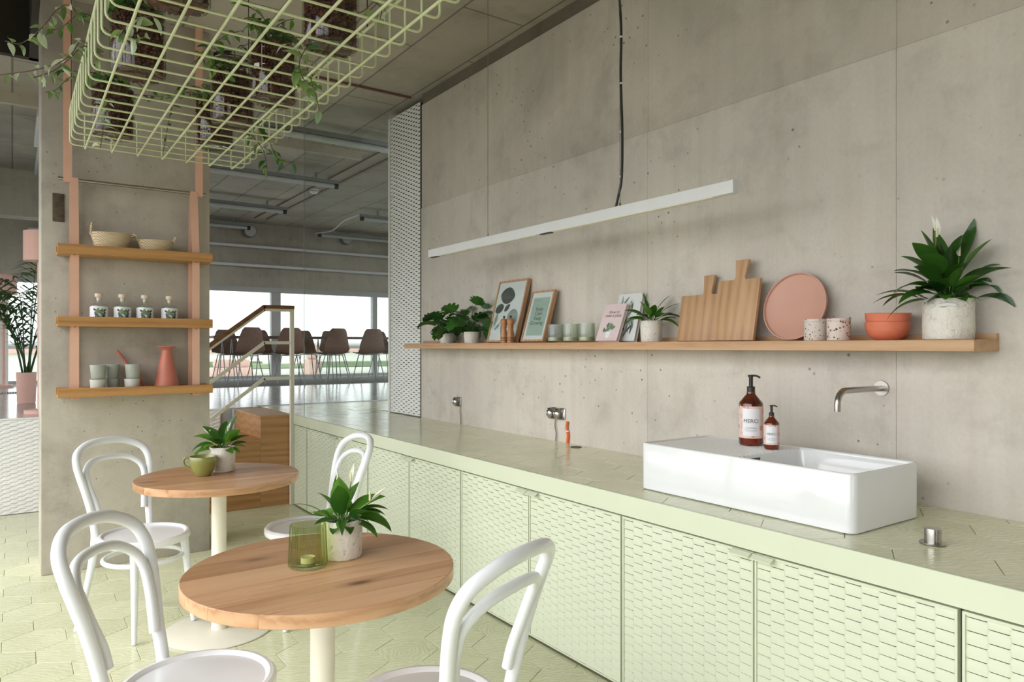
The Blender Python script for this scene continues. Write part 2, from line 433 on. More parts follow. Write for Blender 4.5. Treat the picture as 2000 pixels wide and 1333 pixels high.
# ------------------------------------------------------------------ mesh builder
class MB:
    def __init__(self):
        self.v, self.f = [], []
    def add(self, vs, fs):
        o = len(self.v)
        self.v += [tuple(p) for p in vs]
        self.f += [tuple(i + o for i in q) for q in fs]
        return self
    def box(self, x0, x1, y0, y1, z0, z1):
        vs = [(x, y, z) for z in (z0, z1) for y in (y0, y1) for x in (x0, x1)]
        return self.add(vs, [(0, 2, 3, 1), (4, 5, 7, 6), (0, 1, 5, 4), (2, 6, 7, 3), (0, 4, 6, 2), (1, 3, 7, 5)])
    def tube(self, pts, r, n=10, closed=False, caps=True, squash=1.0):
        pts = [Vector(p) for p in pts]
        m = len(pts)
        rs = r if isinstance(r, (list, tuple)) else [r] * m
        vs, fs = [], []
        prev = None
        for i, p in enumerate(pts):
            a = pts[(i - 1) % m] if (closed or i > 0) else p
            b = pts[(i + 1) % m] if (closed or i < m - 1) else p
            d = (b - a).normalized()
            if prev is None:
                ref = Vector((0, 0, 1)) if abs(d.z) < 0.9 else Vector((1, 0, 0))
                s = d.cross(ref).normalized()
            else:
                s = (prev - d * prev.dot(d))
                s = s.normalized() if s.length > 1e-6 else d.orthogonal().normalized()
            prev = s
            w = d.cross(s)
            for k in range(n):
                an = 2 * pi * k / n
                vs.append(p + (s * cos(an) + w * sin(an) * squash) * rs[i])
        for i in range(m if closed else m - 1):
            for k in range(n):
                i2 = (i + 1) % m
                fs.append((i * n + k, i * n + (k + 1) % n, i2 * n + (k + 1) % n, i2 * n + k))
        if caps and not closed:
            fs.append(tuple(range(n))[::-1])
            fs.append(tuple((m - 1) * n + k for k in range(n)))
        return self.add(vs, fs)
    def lathe(self, prof, n=28, c=(0, 0, 0), rib=0, rib_d=0.0, jitter=0.0):
        vs, fs = [], []
        rows = []
        for (r, z) in prof:
            if r < 1e-6:
                rows.append([len(vs)]); vs.append((c[0], c[1], c[2] + z))
            else:
                row = []
                for k in range(n):
                    a = 2 * pi * k / n
                    rr = r + (rib_d * (0.5 - 0.5 * cos(a * rib)) if rib else 0)
                    if jitter: rr += random.uniform(-jitter, jitter)
                    row.append(len(vs)); vs.append((c[0] + rr * cos(a), c[1] + rr * sin(a), c[2] + z))
                rows.append(row)
        for i in range(len(rows) - 1):
            A, B = rows[i], rows[i + 1]
            if len(A) == 1 and len(B) == 1: continue
            for k in range(n):
                k2 = (k + 1) % n
                if len(A) == 1: fs.append((A[0], B[k2], B[k]))
                elif len(B) == 1: fs.append((A[k], A[k2], B[0]))
                else: fs.append((A[k], A[k2], B[k2], B[k]))
        return self.add(vs, fs)
    def prism(self, poly, z0, z1, chamfer=0.0):
        """polygon in XY extruded upwards; chamfer shrinks the top edge"""
        n = len(poly)
        cx = sum(p[0] for p in poly) / n; cy = sum(p[1] for p in poly) / n
        vs = [(p[0], p[1], z0) for p in poly]
        if chamfer:
            vs += [(p[0], p[1], z1 - chamfer) for p in poly]
            for p in poly:
                d = Vector((cx - p[0], cy - p[1])); L = max(d.length, 1e-6)
                q = min(chamfer * 1.4 / L, 0.4)
                vs.append((p[0] + d.x * q, p[1] + d.y * q, z1))
            lv = 3
        else:
            vs += [(p[0], p[1], z1) for p in poly]
            lv = 2
        fs = [tuple(range(n))[::-1], tuple((lv - 1) * n + k for k in range(n))]
        for j in range(lv - 1):
            for k in range(n):
                k2 = (k + 1) % n
                fs.append((j * n + k, j * n + k2, (j + 1) * n + k2, (j + 1) * n + k))
        return self.add(vs, fs)
    def move(self, dx=0, dy=0, dz=0, rz=0, mat=None):
        if mat is None: mat = Matrix.Translation((dx, dy, dz)) @ Matrix.Rotation(rz, 4, 'Z')
        self.v = [tuple(mat @ Vector(p)) for p in self.v]
        return self
    def mesh(self, name, mat=None, smooth=40, bevel=0.0, seg=2, recalc=True):
        me = bpy.data.meshes.new(name)
        me.from_pydata(self.v, [], self.f)
        if bevel or recalc:
            bm = bmesh.new(); bm.from_mesh(me)
            if recalc: bmesh.ops.recalc_face_normals(bm, faces=bm.faces)
            if bevel:
                es = [e for e in bm.edges if len(e.link_faces) == 2 and e.calc_face_angle(0) > radians(30)]
                bmesh.ops.bevel(bm, geom=es, offset=bevel, segments=seg, profile=0.5, affect='EDGES', clamp_overlap=True)
            bm.to_mesh(me); bm.free()
        if smooth:
            me.polygons.foreach_set('use_smooth', [True] * len(me.polygons))
            me.set_sharp_from_angle(angle=radians(smooth))
        if mat: me.materials.append(M[mat] if isinstance(mat, str) else mat)
        me.update()
        return me
    def build(self, name, mat, parent=None, loc=None, rot=None, smooth=40, bevel=0.0, seg=2, recalc=True, **tags):
        return link(name, self.mesh(name, mat, smooth, bevel, seg, recalc), parent, loc, rot, **tags)

def link(name, data, parent=None, loc=None, rot=None, label=None, cat=None, group=None, kind=None):
    o = bpy.data.objects.new(name, data)
    COL.objects.link(o)
    if parent: o.parent = parent
    if loc is not None: o.location = loc
    if rot is not None: o.rotation_euler = rot
    tag(o, label, cat, group, kind)
    return o

def tag(o, label=None, cat=None, group=None, kind=None):
    if label: o['label'] = label
    if cat: o['category'] = cat
    if group: o['group'] = group
    if kind: o['kind'] = kind
    return o

def thing(name, label, cat, loc=(0, 0, 0), rz=0.0, group=None):
    return link(name, None, None, loc, (0, 0, rz), label, cat, group)

def children_of(o):
    return [c for c in bpy.data.objects if c.parent is o]

def copy_tree(o, parent=None, label=None, group=None, loc=None, rz=None):
    c = o.copy(); COL.objects.link(c)
    if parent: c.parent = parent
    if label: c['label'] = label
    if group: c['group'] = group
    if loc is not None: c.location = loc
    if rz is not None: c.rotation_euler = (0, 0, rz)
    for ch in children_of(o):
        copy_tree(ch, c)
    return c

def smooth_path(pts, k=6, closed=False):
    """Catmull-Rom through the points"""
    P = [Vector(p) for p in pts]
    n = len(P); out = []
    rng = range(n if closed else n - 1)
    for i in rng:
        p0 = P[(i - 1) % n] if (closed or i > 0) else P[0] * 2 - P[1]
        p1, p2 = P[i], P[(i + 1) % n]
        p3 = P[(i + 2) % n] if (closed or i < n - 2) else P[-1] * 2 - P[-2]
        for j in range(k):
            t = j / k
            out.append(0.5 * ((2 * p1) + (p2 - p0) * t + (2 * p0 - 5 * p1 + 4 * p2 - p3) * t * t + (3 * p1 - p0 - 3 * p2 + p3) * t ** 3))
    if not closed: out.append(P[-1])
    return out

def text_mesh(body, size, align='CENTER'):
    cu = bpy.data.curves.new('txt', 'FONT')
    cu.body = body; cu.size = size; cu.align_x = align; cu.align_y = 'CENTER'; cu.resolution_u = 3
    o = bpy.data.objects.new('txt', cu); COL.objects.link(o)
    dg = bpy.context.evaluated_depsgraph_get(); dg.update()
    me = bpy.data.meshes.new_from_object(o.evaluated_get(dg))
    vs = [tuple(v.co) for v in me.vertices]; fs = [tuple(p.vertices) for p in me.polygons]
    bpy.data.objects.remove(o); bpy.data.curves.remove(cu); bpy.data.meshes.remove(me)
    return vs, fs

def flat_on(vs, n=0.0):
    """XY artwork to the XZ plane, facing -Y, set out by n"""
    return [(x, -n, y) for x, y, *_ in vs]

def wrap_on(vs, R):
    """XY artwork wrapped round a vertical cylinder, centred on -Y"""
    return [(R * sin(x / R), -R * cos(x / R), y) for x, y, *_ in vs]

def ellipse(cx, cy, a, b, rot=0, n=14, point=0.0):
    out = []
    for k in range(n):
        t = 2 * pi * k / n
        x, y = a * cos(t), b * sin(t) * (1 - point * cos(t) ** 2)
        out.append((cx + x * cos(rot) - y * sin(rot), cy + x * sin(rot) + y * cos(rot)))
    return out

# ------------------------------------------------------------------ room shell
X_WALL, X_CTR, Z_CTR = 2.80, 2.0, 0.78
Z_CEIL, Z_HALL = 3.49, 3.60
Y_PLAT, Y_FAR = 7.10, 13.2

floor = MB().box(-1.6, 2.8, -4.2, 7.2, -0.2, -0.0028).build('floor', 'grout', smooth=0)
tag(floor, 'sage green hexagonal tiled floor of the cafe corner', None, None, 'structure')

HEX = 0.145
def hex_poly(cx, cy, s=HEX):
    return [(cx + s * cos(radians(90 + 60 * k)), cy + s * sin(radians(90 + 60 * k))) for k in range(6)]

def clip(poly, rect):
    x0, x1, y0, y1 = rect
    def cut(ps, inside, isect):
        out = []
        for i, p in enumerate(ps):
            q = ps[i - 1]
            if inside(p):
                if not inside(q): out.append(isect(q, p))
                out.append(p)
            elif inside(q): out.append(isect(q, p))
        return out
    def ix(x): return lambda a, b: (x, a[1] + (b[1] - a[1]) * (x - a[0]) / (b[0] - a[0]))
    def iy(y): return lambda a, b: (a[0] + (b[0] - a[0]) * (y - a[1]) / (b[1] - a[1]), y)
    for ins, iz in ((lambda p: p[0] >= x0, ix(x0)), (lambda p: p[0] <= x1, ix(x1)), (lambda p: p[1] >= y0, iy(y0)), (lambda p: p[1] <= y1, iy(y1))):
        if poly: poly = cut(poly, ins, iz)
    return poly

def inset(poly, d):
    cx = sum(p[0] for p in poly) / len(poly); cy = sum(p[1] for p in poly) / len(poly)
    out = []
    for p in poly:
        v = Vector((cx - p[0], cy - p[1])); L = v.length
        if L < d * 2: return None
        out.append((p[0] + v.x / L * d, p[1] + v.y / L * d))
    return out

def area(poly):
    return abs(sum(poly[i - 1][0] * poly[i][1] - poly[i][0] * poly[i - 1][1] for i in range(len(poly)))) / 2

full_hex = {}
def hex_field(parent, rects, c0, ztop, limit, stuff_name, thick=0.004):
    """hexagonal tiles clipped to the rectangles; the ones that show largest are parts, the rest one part"""
    fw, fd = HEX * sqrt(3), HEX * 1.5
    cells = []
    x0 = min(r[0] for r in rects); x1 = max(r[1] for r in rects)
    y0 = min(r[2] for r in rects); y1 = max(r[3] for r in rects)
    for j in range(int((y0 - c0[1]) / fd) - 2, int((y1 - c0[1]) / fd) + 3):
        for i in range(int((x0 - c0[0]) / fw) - 2, int((x1 - c0[0]) / fw) + 3):
            cx = c0[0] + (i + 0.5 * (j % 2)) * fw; cy = c0[1] + j * fd
            for r in rects:
                p = clip(hex_poly(cx, cy), r)
                if len(p) < 3 or area(p) < 0.0006: continue
                dep = cx * SY + cy * CY
                u = U0 + F_PX * (cx * CY - cy * SY) / max(dep, 0.05)
                v = V0 + F_PX * (CAM_H - ztop) / max(dep, 0.05)
                seen = dep > 0.3 and -60 < u < 2060 and v < 1400
                cells.append((not seen, dep, cx, cy, p, len(p) == 6 and area(p) > 2.597 * HEX * HEX))
    cells.sort(key=lambda c: c[:2])
    rest = MB()
    for k, (hid, dep, cx, cy, p, whole) in enumerate(cells):
        q = inset(p, 0.0013)
        if q is None: continue
        dz = random.uniform(-0.0005, 0.0005)
        if hid or k >= limit:
            rest.prism(q, ztop - thick, ztop + dz, 0.0010)
            continue
        if whole:
            if 'm' not in full_hex:
                full_hex['m'] = MB().prism(inset(hex_poly(0, 0), 0.0013), -thick, 0, 0.0010).mesh('hex_tile', 'tile', 30)
            link('hex_tile', full_hex['m'], parent, (cx, cy, ztop + dz), (random.uniform(-.0015, .0015), random.uniform(-.0015, .0015), 0))
        else:
            MB().prism([(a - cx, b - cy) for a, b in q], -thick, 0, 0.0010).build('hex_tile', 'tile', parent, (cx, cy, ztop + dz), smooth=30)
    if rest.v:
        rest.build(stuff_name, 'tile', parent, smooth=30, kind='stuff')

hex_field(floor, [(-1.4, 2.0, -4.0, 7.1)], (1.467, 2.915), 0.0, 295, 'distant_tiling')

# --- right-hand cast concrete wall: backing and formwork panels
wall_r = MB().box(2.812, 3.05, -4.2, 5.30, 0, 3.40).build('wall_right', 'concrete_wall', smooth=0)
tag(wall_r, 'tall cast concrete wall behind the green worktop', None, None, 'structure')
ys = [5.31, 4.03, 2.717, 1.40, 0.09, -1.22, -2.6, -4.2]
for a, b in zip(ys, ys[1:]):
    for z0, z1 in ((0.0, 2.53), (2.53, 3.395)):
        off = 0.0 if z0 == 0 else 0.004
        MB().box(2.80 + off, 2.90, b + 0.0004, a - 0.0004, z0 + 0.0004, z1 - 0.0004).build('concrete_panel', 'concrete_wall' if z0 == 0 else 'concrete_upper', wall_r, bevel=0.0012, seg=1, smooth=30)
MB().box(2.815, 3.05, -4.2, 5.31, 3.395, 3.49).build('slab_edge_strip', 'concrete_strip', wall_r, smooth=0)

# --- other walls of the corner
wl = MB()
wl.box(-1.6, -1.4, -4.2, 7.08, 0, 0.25).box(-1.6, -1.4, -4.2, 7.08, 3.28, 3.49).box(-1.6, -1.4, 6.65, 7.08, 0.25, 3.28).box(-1.6, -1.4, -4.2, -2.05, 0.25, 3.28)
for yy in (0.1, 2.3, 4.5): wl.box(-1.56, -1.46, yy - 0.04, yy + 0.04, 0.25, 3.28)
tag(wl.build('wall_left', 'concrete_far', smooth=0), 'concrete wall with a long window band, left of the tables', None, None, 'structure')
wf = MB().box(-1.6, 2.8, -4.2, -4.0, 0, 1.2).box(-1.6, 2.8, -4.2, -4.0, 2.2, 3.49).box(-1.6, 0.2, -4.2, -4.0, 1.2, 2.2).box(1.0, 2.8, -4.2, -4.0, 1.2, 2.2)
tag(wf.build('wall_front', 'concrete_far', smooth=0), 'concrete wall with a small window behind the viewer', None, None, 'structure')

# --- ceilings
ce = MB().box(0.16, 3.1, -4.2, 7.3, Z_CEIL, Z_CEIL + 0.25).box(-9, 0.16, 6.35, 7.3, Z_CEIL, Z_CEIL + 0.25)
tag(ce.build('ceiling', 'concrete_ceiling', smooth=0), 'board marked concrete ceiling over the counter and tables', None, None, 'structure')
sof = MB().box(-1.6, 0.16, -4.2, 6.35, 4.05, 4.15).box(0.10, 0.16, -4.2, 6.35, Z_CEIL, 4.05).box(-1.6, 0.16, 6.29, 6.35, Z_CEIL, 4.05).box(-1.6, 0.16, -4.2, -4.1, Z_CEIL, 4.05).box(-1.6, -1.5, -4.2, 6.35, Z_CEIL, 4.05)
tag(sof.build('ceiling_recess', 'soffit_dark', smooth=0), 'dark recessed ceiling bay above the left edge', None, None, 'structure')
ch = MB().box(-9, 3.2, 7.3, Y_FAR, Z_HALL, Z_HALL + 0.2).box(3.2, 12, 4.6, Y_FAR, Z_HALL, Z_HALL + 0.2).box(3.1, 3.2, 4.6, 7.3, Z_HALL, Z_HALL + 0.2)
tag(ch.build('ceiling_hall', 'concrete_ceiling', smooth=0), 'board marked concrete ceiling of the raised hall', None, None, 'structure')
tag(MB().box(-9, 3.1, 7.24, 7.3, 3.40, Z_CEIL).build('trim_1', 'concrete_far', smooth=0), 'slim concrete edge where the hall ceiling begins', None, None, 'structure')
tag(MB().box(-9, 0.45, 10.9, 11.2, 3.02, Z_HALL).build('ceiling_beam', 'concrete_far', smooth=0), 'concrete downstand beam across the hall behind the pillar', None, None, 'structure')

# --- raised hall floor
pf = MB().box(-9, 1.97, Y_PLAT + 0.02, Y_FAR, 0, 0.785).box(1.97, 12, 7.26, Y_FAR, 0, 0.785).box(3.55, 12, 4.6, 7.26, 0, 0.78)
tag(pf.build('floor_platform', 'platform', smooth=0), 'polished grey floor of the raised hall', None, None, 'structure')
tf = MB().box(2.012, 2.82, 6.147, 7.255, 0.3, 0.7762).box(2.82, 3.545, 5.35, 7.255, 0.3, 0.7762)
tfo = tag(tf.build('floor_landing', 'grout', smooth=0), 'sage tiled landing behind the glass pane', None, None, 'structure')
hex_field(tfo, [(2.013, 3.54, 6.15, 7.25), (2.83, 3.54, 5.36, 6.15)], (2.112, 0.923), 0.779, 120, 'distant_tiling')

# --- far wall with window band, outside terrace
wb = MB().box(-9, 12, Y_FAR, Y_FAR + 0.25, 2.44, Z_HALL + 0.2)
tag(wb.build('wall_back', 'concrete_far', smooth=0), 'concrete wall above the far window band', None, None, 'structure')
tag(MB().box(-9, 12, Y_FAR - 0.02, Y_FAR + 0.1, 2.36, 2.45).build('trim_2', 'frame_alu', smooth=0), 'grey window head rail on the far wall', None, None, 'structure')
mull = [(-2.2, .10), (-0.45, .10), (1.2, .10), (2.35, .12), (3.97, .17), (5.93, .09), (7.9, .12), (10.0, .12)]
for i in range(len(mull) - 1):
    (xa, wa), (xb, wb_) = mull[i], mull[i + 1]
    w = thing('window_%d' % (i + 1), None, None, (xa, Y_FAR, 0.785))
    tag(w, 'bright floor to head window %s of the far hall wall' % ['pane by the palms', 'pane behind the pillar', 'bay hidden by the pillar', 'bay beside the pillar', 'wide bay in the middle', 'bay beside the white perforated panel', 'bay behind the wall'][i], None, None, 'structure')
    MB().box(-wa / 2, wa / 2, 0, 0.12, 0, 1.574).build('mullion', 'frame_alu', w, smooth=0)
    MB().box(wa / 2, xb - xa - wb_ / 2, 0.02, 0.10, 0, 0.06).build('sill_rail', 'frame_alu', w, smooth=0)
    MB().box(wa / 2, xb - xa - wb_ / 2, 0.05, 0.056, 0.06, 1.574).build('pane', 'partition', w, smooth=0)
tag(MB().box(-30, 40, Y_FAR + 0.25, 60, 0.45, 0.62).build('ground_terrace', 'terrace', smooth=0), 'pale roof terrace outside the far windows', None, None, 'structure')
tag(MB().box(-30, 40, 24, 24.2, 0.62, 1.25).build('terrace_parapet', 'terrace', smooth=0), 'pale parapet at the edge of the terrace', None, None, 'structure')
tag(MB().box(-30, 40, 23.9, 24.0, 1.18, 1.30).build('trim_3', 'terrace_red', smooth=0), 'reddish coping of the terrace parapet', None, None, 'structure')

# --- concrete pillar
pil = MB().box(0.14, 1.09, 5.10, 5.55, 0, Z_CEIL).build('pillar', 'concrete_pillar', bevel=0.006, seg=2, smooth=40)
tag(pil, 'square concrete pillar carrying the hanging shelves', None, None, 'structure')
MB().box(0.198, 0.258, 5.094, 5.104, 2.13, 2.30).build('anchor_plate', plain('rusty_anchor_plate', srgb(84, 74, 58), 0.7, vary=0.4, scale=30), pil, bevel=0.002)

# ------------------------------------------------------------------ pressed perforated sheet
def perf_sheet(w, h, col=0.052, row=0.035, d=0.0062, gap=0.0043, lip=0.007, e=(0.04, 0.10)):
    """pressed sheet in local X (width) / Z (height), front towards -Y; slit tabs in staggered columns, each
    tab set back under the slit above it and coming forward to its own lower edge"""
    m = MB()
    nc = max(1, round((w - 2 * lip) / col)); cw = (w - 2 * lip) / nc
    XS = ((0.0, 0.0), (e[0], 0.5), (e[1], 1.0), (1 - e[1], 1.0), (1 - e[0], 0.5), (1.0, 0.0))
    QS = (1.0, 0.82, 0.55, 0.25, 0.0)
    for c in range(nc):
        xa = lip + c * cw
        off = row * 0.5 if c % 2 else 0.0
        k = -1
        while True:
            z0 = lip + off + k * row; z1 = z0 + row; k += 1
            if z0 > h - lip - 0.004: break
            if z1 < lip + 0.006: continue
            vs = []
            for q in QS:
                for fx, wt_ in XS:
                    z = z0 + (row - gap * wt_) * q
                    dep = d * (0.42 + (q ** 1.7 - 0.42) * wt_)
                    z = min(max(z, lip), h - lip)
                    vs.append((xa + fx * cw, dep, z))
            n_ = len(XS)
            fs = [(j * n_ + i, (j + 1) * n_ + i, (j + 1) * n_ + i + 1, j * n_ + i + 1) for j in range(len(QS) - 1) for i in range(n_ - 1)]
            m.add(vs, fs)
    return m

def perf_frame(w, h, lip=0.007, dep=0.018):
    m = MB()
    m.box(0, lip, -0.0025, dep, 0, h).box(w - lip, w, -0.0025, dep, 0, h)
    m.box(lip, w - lip, -0.0025, dep, 0, lip).box(lip, w - lip, -0.0025, dep, h - lip, h)
    return m

# white end panel of the wall
wp = thing('perforated_wall_panel', 'tall white perforated metal panel at the end of the concrete wall', 'wall panel', (2.795, 5.925, 0.782), -pi / 2)
Wp, Hp = 0.612, 2.65
perf_sheet(Wp - 0.03, Hp, 0.0475, 0.036, 0.0035, 0.0062, 0.006, (0.13, 0.22)).move(dx=0.03).build('sheet', 'white_panel', wp, smooth=50, recalc=False)
MB().box(0, 0.03, -0.006, 0.24, 0, Hp).build('edge_profile', 'white_panel', wp, smooth=0)
MB().box(0.03, Wp, 0.028, 0.036, 0, Hp).build('backing', 'panel_back', wp, smooth=0)
MB().box(0.03, Wp, 0.23, 0.24, 0, Hp).build('rear_sheet', 'white_panel', wp, smooth=0)

# white riser of the raised hall
rp = thing('perforated_platform_front', 'white perforated metal front below the raised hall floor', 'panel', (-3.0, Y_PLAT, 0.0), 0)
for i in range(4):
    perf_sheet(1.15, 0.775, 0.052, 0.035, 0.007, 0.003, 0.006).move(dx=i * 1.155).build('sheet', 'white_panel', rp, smooth=50, recalc=False)
MB().box(0, 4.62, 0.012, 0.018, 0, 0.775).build('backing', 'white_panel', rp, smooth=0)
MB().box(0, 4.62, -0.004, 0.018, 0.775, 0.786).build('nosing', 'white_panel', rp, smooth=0)

# ------------------------------------------------------------------ counter: cabinets and worktop
SHEETS = {}
def door_sheet(w, h):
    key = round(w, 2)
    if key not in SHEETS: SHEETS[key] = perf_sheet(w, h).mesh('door', 'green', 50, recalc=False)
    return SHEETS[key]

def door(parent, w, h, x, handle):
    """handle: 'r' tab at the right end, 'l' tab at the left end (as seen from the front)"""
    d = link('door', door_sheet(w, h), parent, (x, 0, 0.012))
    perf_frame(w, h).build('door_frame', 'green', d, smooth=0)
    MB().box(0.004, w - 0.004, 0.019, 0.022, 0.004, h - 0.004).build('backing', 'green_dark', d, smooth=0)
    if handle:
        hx0, hx1 = (w - 0.078, w - 0.001) if handle == 'r' else (0.001, 0.078)
        z = h - 0.001
        hb = MB()
        top = [(-0.000, z), (-0.012, z), (-0.030, z - 0.011), (-0.0305, z - 0.014), (-0.012, z - 0.0025), (0.0, z - 0.0025)]
        vs = [(hx0, p, q) for p, q in top] + [(hx1, p, q) for p, q in top]
        k = len(top)
        fs = [(i, (i + 1) % k, k + (i + 1) % k, k + i) for i in range(k)] + [tuple(range(k))[::-1], tuple(k + i for i in range(k))]
        hb.add(vs, fs).build('handle', 'green', d, smooth=0)
    return d

H_DOOR = 0.683
units = [(2.080, 0.840, 2, 'low cabinet of two pale green louvred doors under the sink'),
         (3.330, 2.085, 2, 'low cabinet of two pale green louvred doors behind the front right chair'),
         (4.570, 3.335, 2, 'low cabinet of two pale green louvred doors behind the near table plant'),
         (5.810, 4.575, 2, 'low cabinet of two pale green louvred doors behind the far chair'),
         (0.835, -0.405, 2, 'low cabinet of pale green louvred doors at the right picture edge'),
         (6.130, 5.815, 1, 'narrow pale green louvred end cabinet beside the stair post')]
for ya, yb, nd, lab in units:
    c = thing('base_cabinet', lab, 'cabinet', (X_CTR, ya, 0), -pi / 2, 'pale green cabinets under the worktop')
    L = ya - yb
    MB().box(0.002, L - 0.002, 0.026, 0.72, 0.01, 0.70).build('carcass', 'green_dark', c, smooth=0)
    dw = (L - 0.006 * nd) / nd
    if nd == 2:
        door(c, dw, H_DOOR, 0.003, 'r'); door(c, dw, H_DOOR, dw + 0.009, 'l')
    else:
        door(c, dw, H_DOOR, 0.003, None)

wt = thing('worktop', 'long sage tiled worktop with a pale green front edge', 'worktop', (0, 0, 0))
MB().box(X_CTR - 0.003, X_CTR + 0.012, -0.405, 6.145, 0.700, Z_CTR + 0.002).build('front_edge', 'green', wt, bevel=0.0015, seg=1)
MB().box(X_CTR + 0.012, 2.799, -0.405, 6.145, 0.735, 0.7772).build('deck', 'grout', wt, smooth=0)
MB().box(X_CTR + 0.012, 2.799, 6.135, 6.146, 0.0, 0.770).build('end_panel', 'green', wt, smooth=0)
hex_field(wt, [(X_CTR + 0.0125, 2.799, -0.40, 6.145)], (2.112, 0.923), Z_CTR, 200, 'distant_tiling')

# glass pane standing on the end of the worktop
gp = thing('glass_partition', 'tall clear glass pane standing on the worktop end', 'glass pane', (X_CTR + 0.02, 5.9275, Z_CTR + 0.001))
MB().box(0, 0.775, 0, 0.010, 0, 2.70).build('pane', 'partition', gp, smooth=0)
MB().box(-0.003, 0.0, 0.001, 0.009, 0, 2.70).build('edge_seal', 'grey_metal', gp, smooth=0)

# cable grommet in the worktop
pg = pix(1125, 874, z=Z_CTR + 0.001)
gm = MB().lathe([(0.0, 0.0006), (0.026, 0.0006), (0.029, 0.003), (0.033, 0.003), (0.034, 0.0)], 24).build('cable_grommet', 'black', None, (pg.x, pg.y, Z_CTR + 0.0006))
tag(gm, 'small round dark cable hole in the worktop by the orange cable', 'cable outlet')

# ------------------------------------------------------------------ stairs, railing
st = thing('stairs', 'short wooden flight of oak veneer steps beside the green cabinets', 'stairs', (0, 0, 0))
steps = [(0.85, 1.13, 0.195), (1.13, 1.43, 0.39), (1.43, 1.734, 0.585), (1.734, 2.011, 0.78)]
for x0, x1, z in steps:
    s = MB().box(x0, x1 - 0.001, 6.20, 7.085, 0.0012, z - 0.02).build('step', 'oak_stair', st, smooth=0)
    MB().box(x0 - 0.004, x1 - 0.001, 6.197, 7.085, z - 0.02, z).build('tread', 'oak_stair', s, bevel=0.002, seg=1)
MB().box(1.715, 1.733, 7.02, 7.085, 0.586, 0.778).build('corner_post', 'frame_alu', st, smooth=0)

rl = thing('stair_railing', 'cream steel stair railing with a dark wooden handrail', 'railing', (0, 6.17, 0.0012))
MB().box(1.975, 2.008, -0.016, 0.016, 0, 1.70).build('post', 'cream', rl, bevel=0.002, seg=1)
def rail_bar(z_top, r, mat, name, lift=0.0, x_end=1.978):
    k = 1.752; sl = 0.316 / 0.418
    m = MB()
    def seg(p, q, half):
        p, q = Vector(p), Vector(q); d = (q - p).normalized(); nrm = Vector((-d.z, 0, d.x)) * half
        vs = []
        for a in (p, q):
            for s1, s2 in ((-1, -1), (1, -1), (1, 1), (-1, 1)):
                vs.append(a + nrm * s2 + Vector((0, s1 * half, 0)))
        m.add(vs, [(0, 1, 2, 3), (7, 6, 5, 4), (0, 4, 5, 1), (1, 5, 6, 2), (2, 6, 7, 3), (3, 7, 4, 0)])
    seg((k - 0.004, 0, z_top), (x_end, 0, z_top), r)
    seg((0.75, 0, z_top - (k - 0.75) * sl), (k + 0.004, 0, z_top), r)
    return m.build(name, mat, rl, (0, 0, lift), smooth=0)
rail_bar(1.688, 0.014, 'cream', 'top_bar')
rail_bar(1.712, 0.016, 'brown_rail', 'handrail', 0.0, 2.010)
rail_bar(1.405, 0.013, 'cream', 'middle_bar')
rail_bar(1.100, 0.013, 'cream', 'lower_bar')
MB().box(0.74, 0.77, -0.015, 0.015, 0, 0.94).build('post', 'cream', rl, smooth=0)

# ------------------------------------------------------------------ tables
def round_table(loc, label, seed):
    t = thing('cafe_table', label, 'table', (*loc, 0.0012), 0, 'round cafe tables')
    R, zt, th = 0.37, 0.75, 0.034
    rnd = random.Random(seed)
    ys_ = [-R]
    while ys_[-1] < R - 0.05:
        ys_.append(min(R, ys_[-1] + rnd.uniform(0.085, 0.15)))
    if ys_[-1] < R: ys_[-1] = R
    N = 96
    for a, b in zip(ys_, ys_[1:]):
        # strip of the disc between y=a and y=b
        pts = []
        def arc(y0, y1, side):
            k = 10
            out = []
            for i in range(k + 1):
                # even steps in angle
                t0, t1 = math.asin(max(-1, min(1, y0 / R))), math.asin(max(-1, min(1, y1 / R)))
                tt = t0 + (t1 - t0) * i / k
                out.append((side * R * cos(tt), R * sin(tt)))
            return out
        pts = arc(a, b, 1) + arc(b, a, -1)
        q = []
        for p in pts:
            if not q or (Vector(p) - Vector(q[-1])).length > 1e-4: q.append(p)
        if (Vector(q[0]) - Vector(q[-1])).length < 1e-4: q.pop()
        MB().prism(q, zt - th, zt, 0.0).build('plank', 'oak_top', t, smooth=25, bevel=0.0020, seg=1)
    col = MB().lathe([(0.0, 0.0082), (0.036, 0.0082), (0.034, 0.03), (0.034, 0.665), (0.038, 0.69), (0.05, 0.708), (0.09, 0.7155), (0.0, 0.7155)], 32)
    col.build('column', 'cream', t)
    MB().lathe([(0.0, 0.0), (0.247, 0.0), (0.250, 0.002), (0.250, 0.006), (0.247, 0.008), (0.0, 0.008)], 64).build('base_plate', 'cream', t)
    return t
T1, T2 = (0.72, 1.96), (0.82, 3.64)
round_table(T1, 'round oak plank table nearest the viewer, holding the ribbed glass', 3)
round_table(T2, 'round oak plank table farther back, holding the green mug', 11)

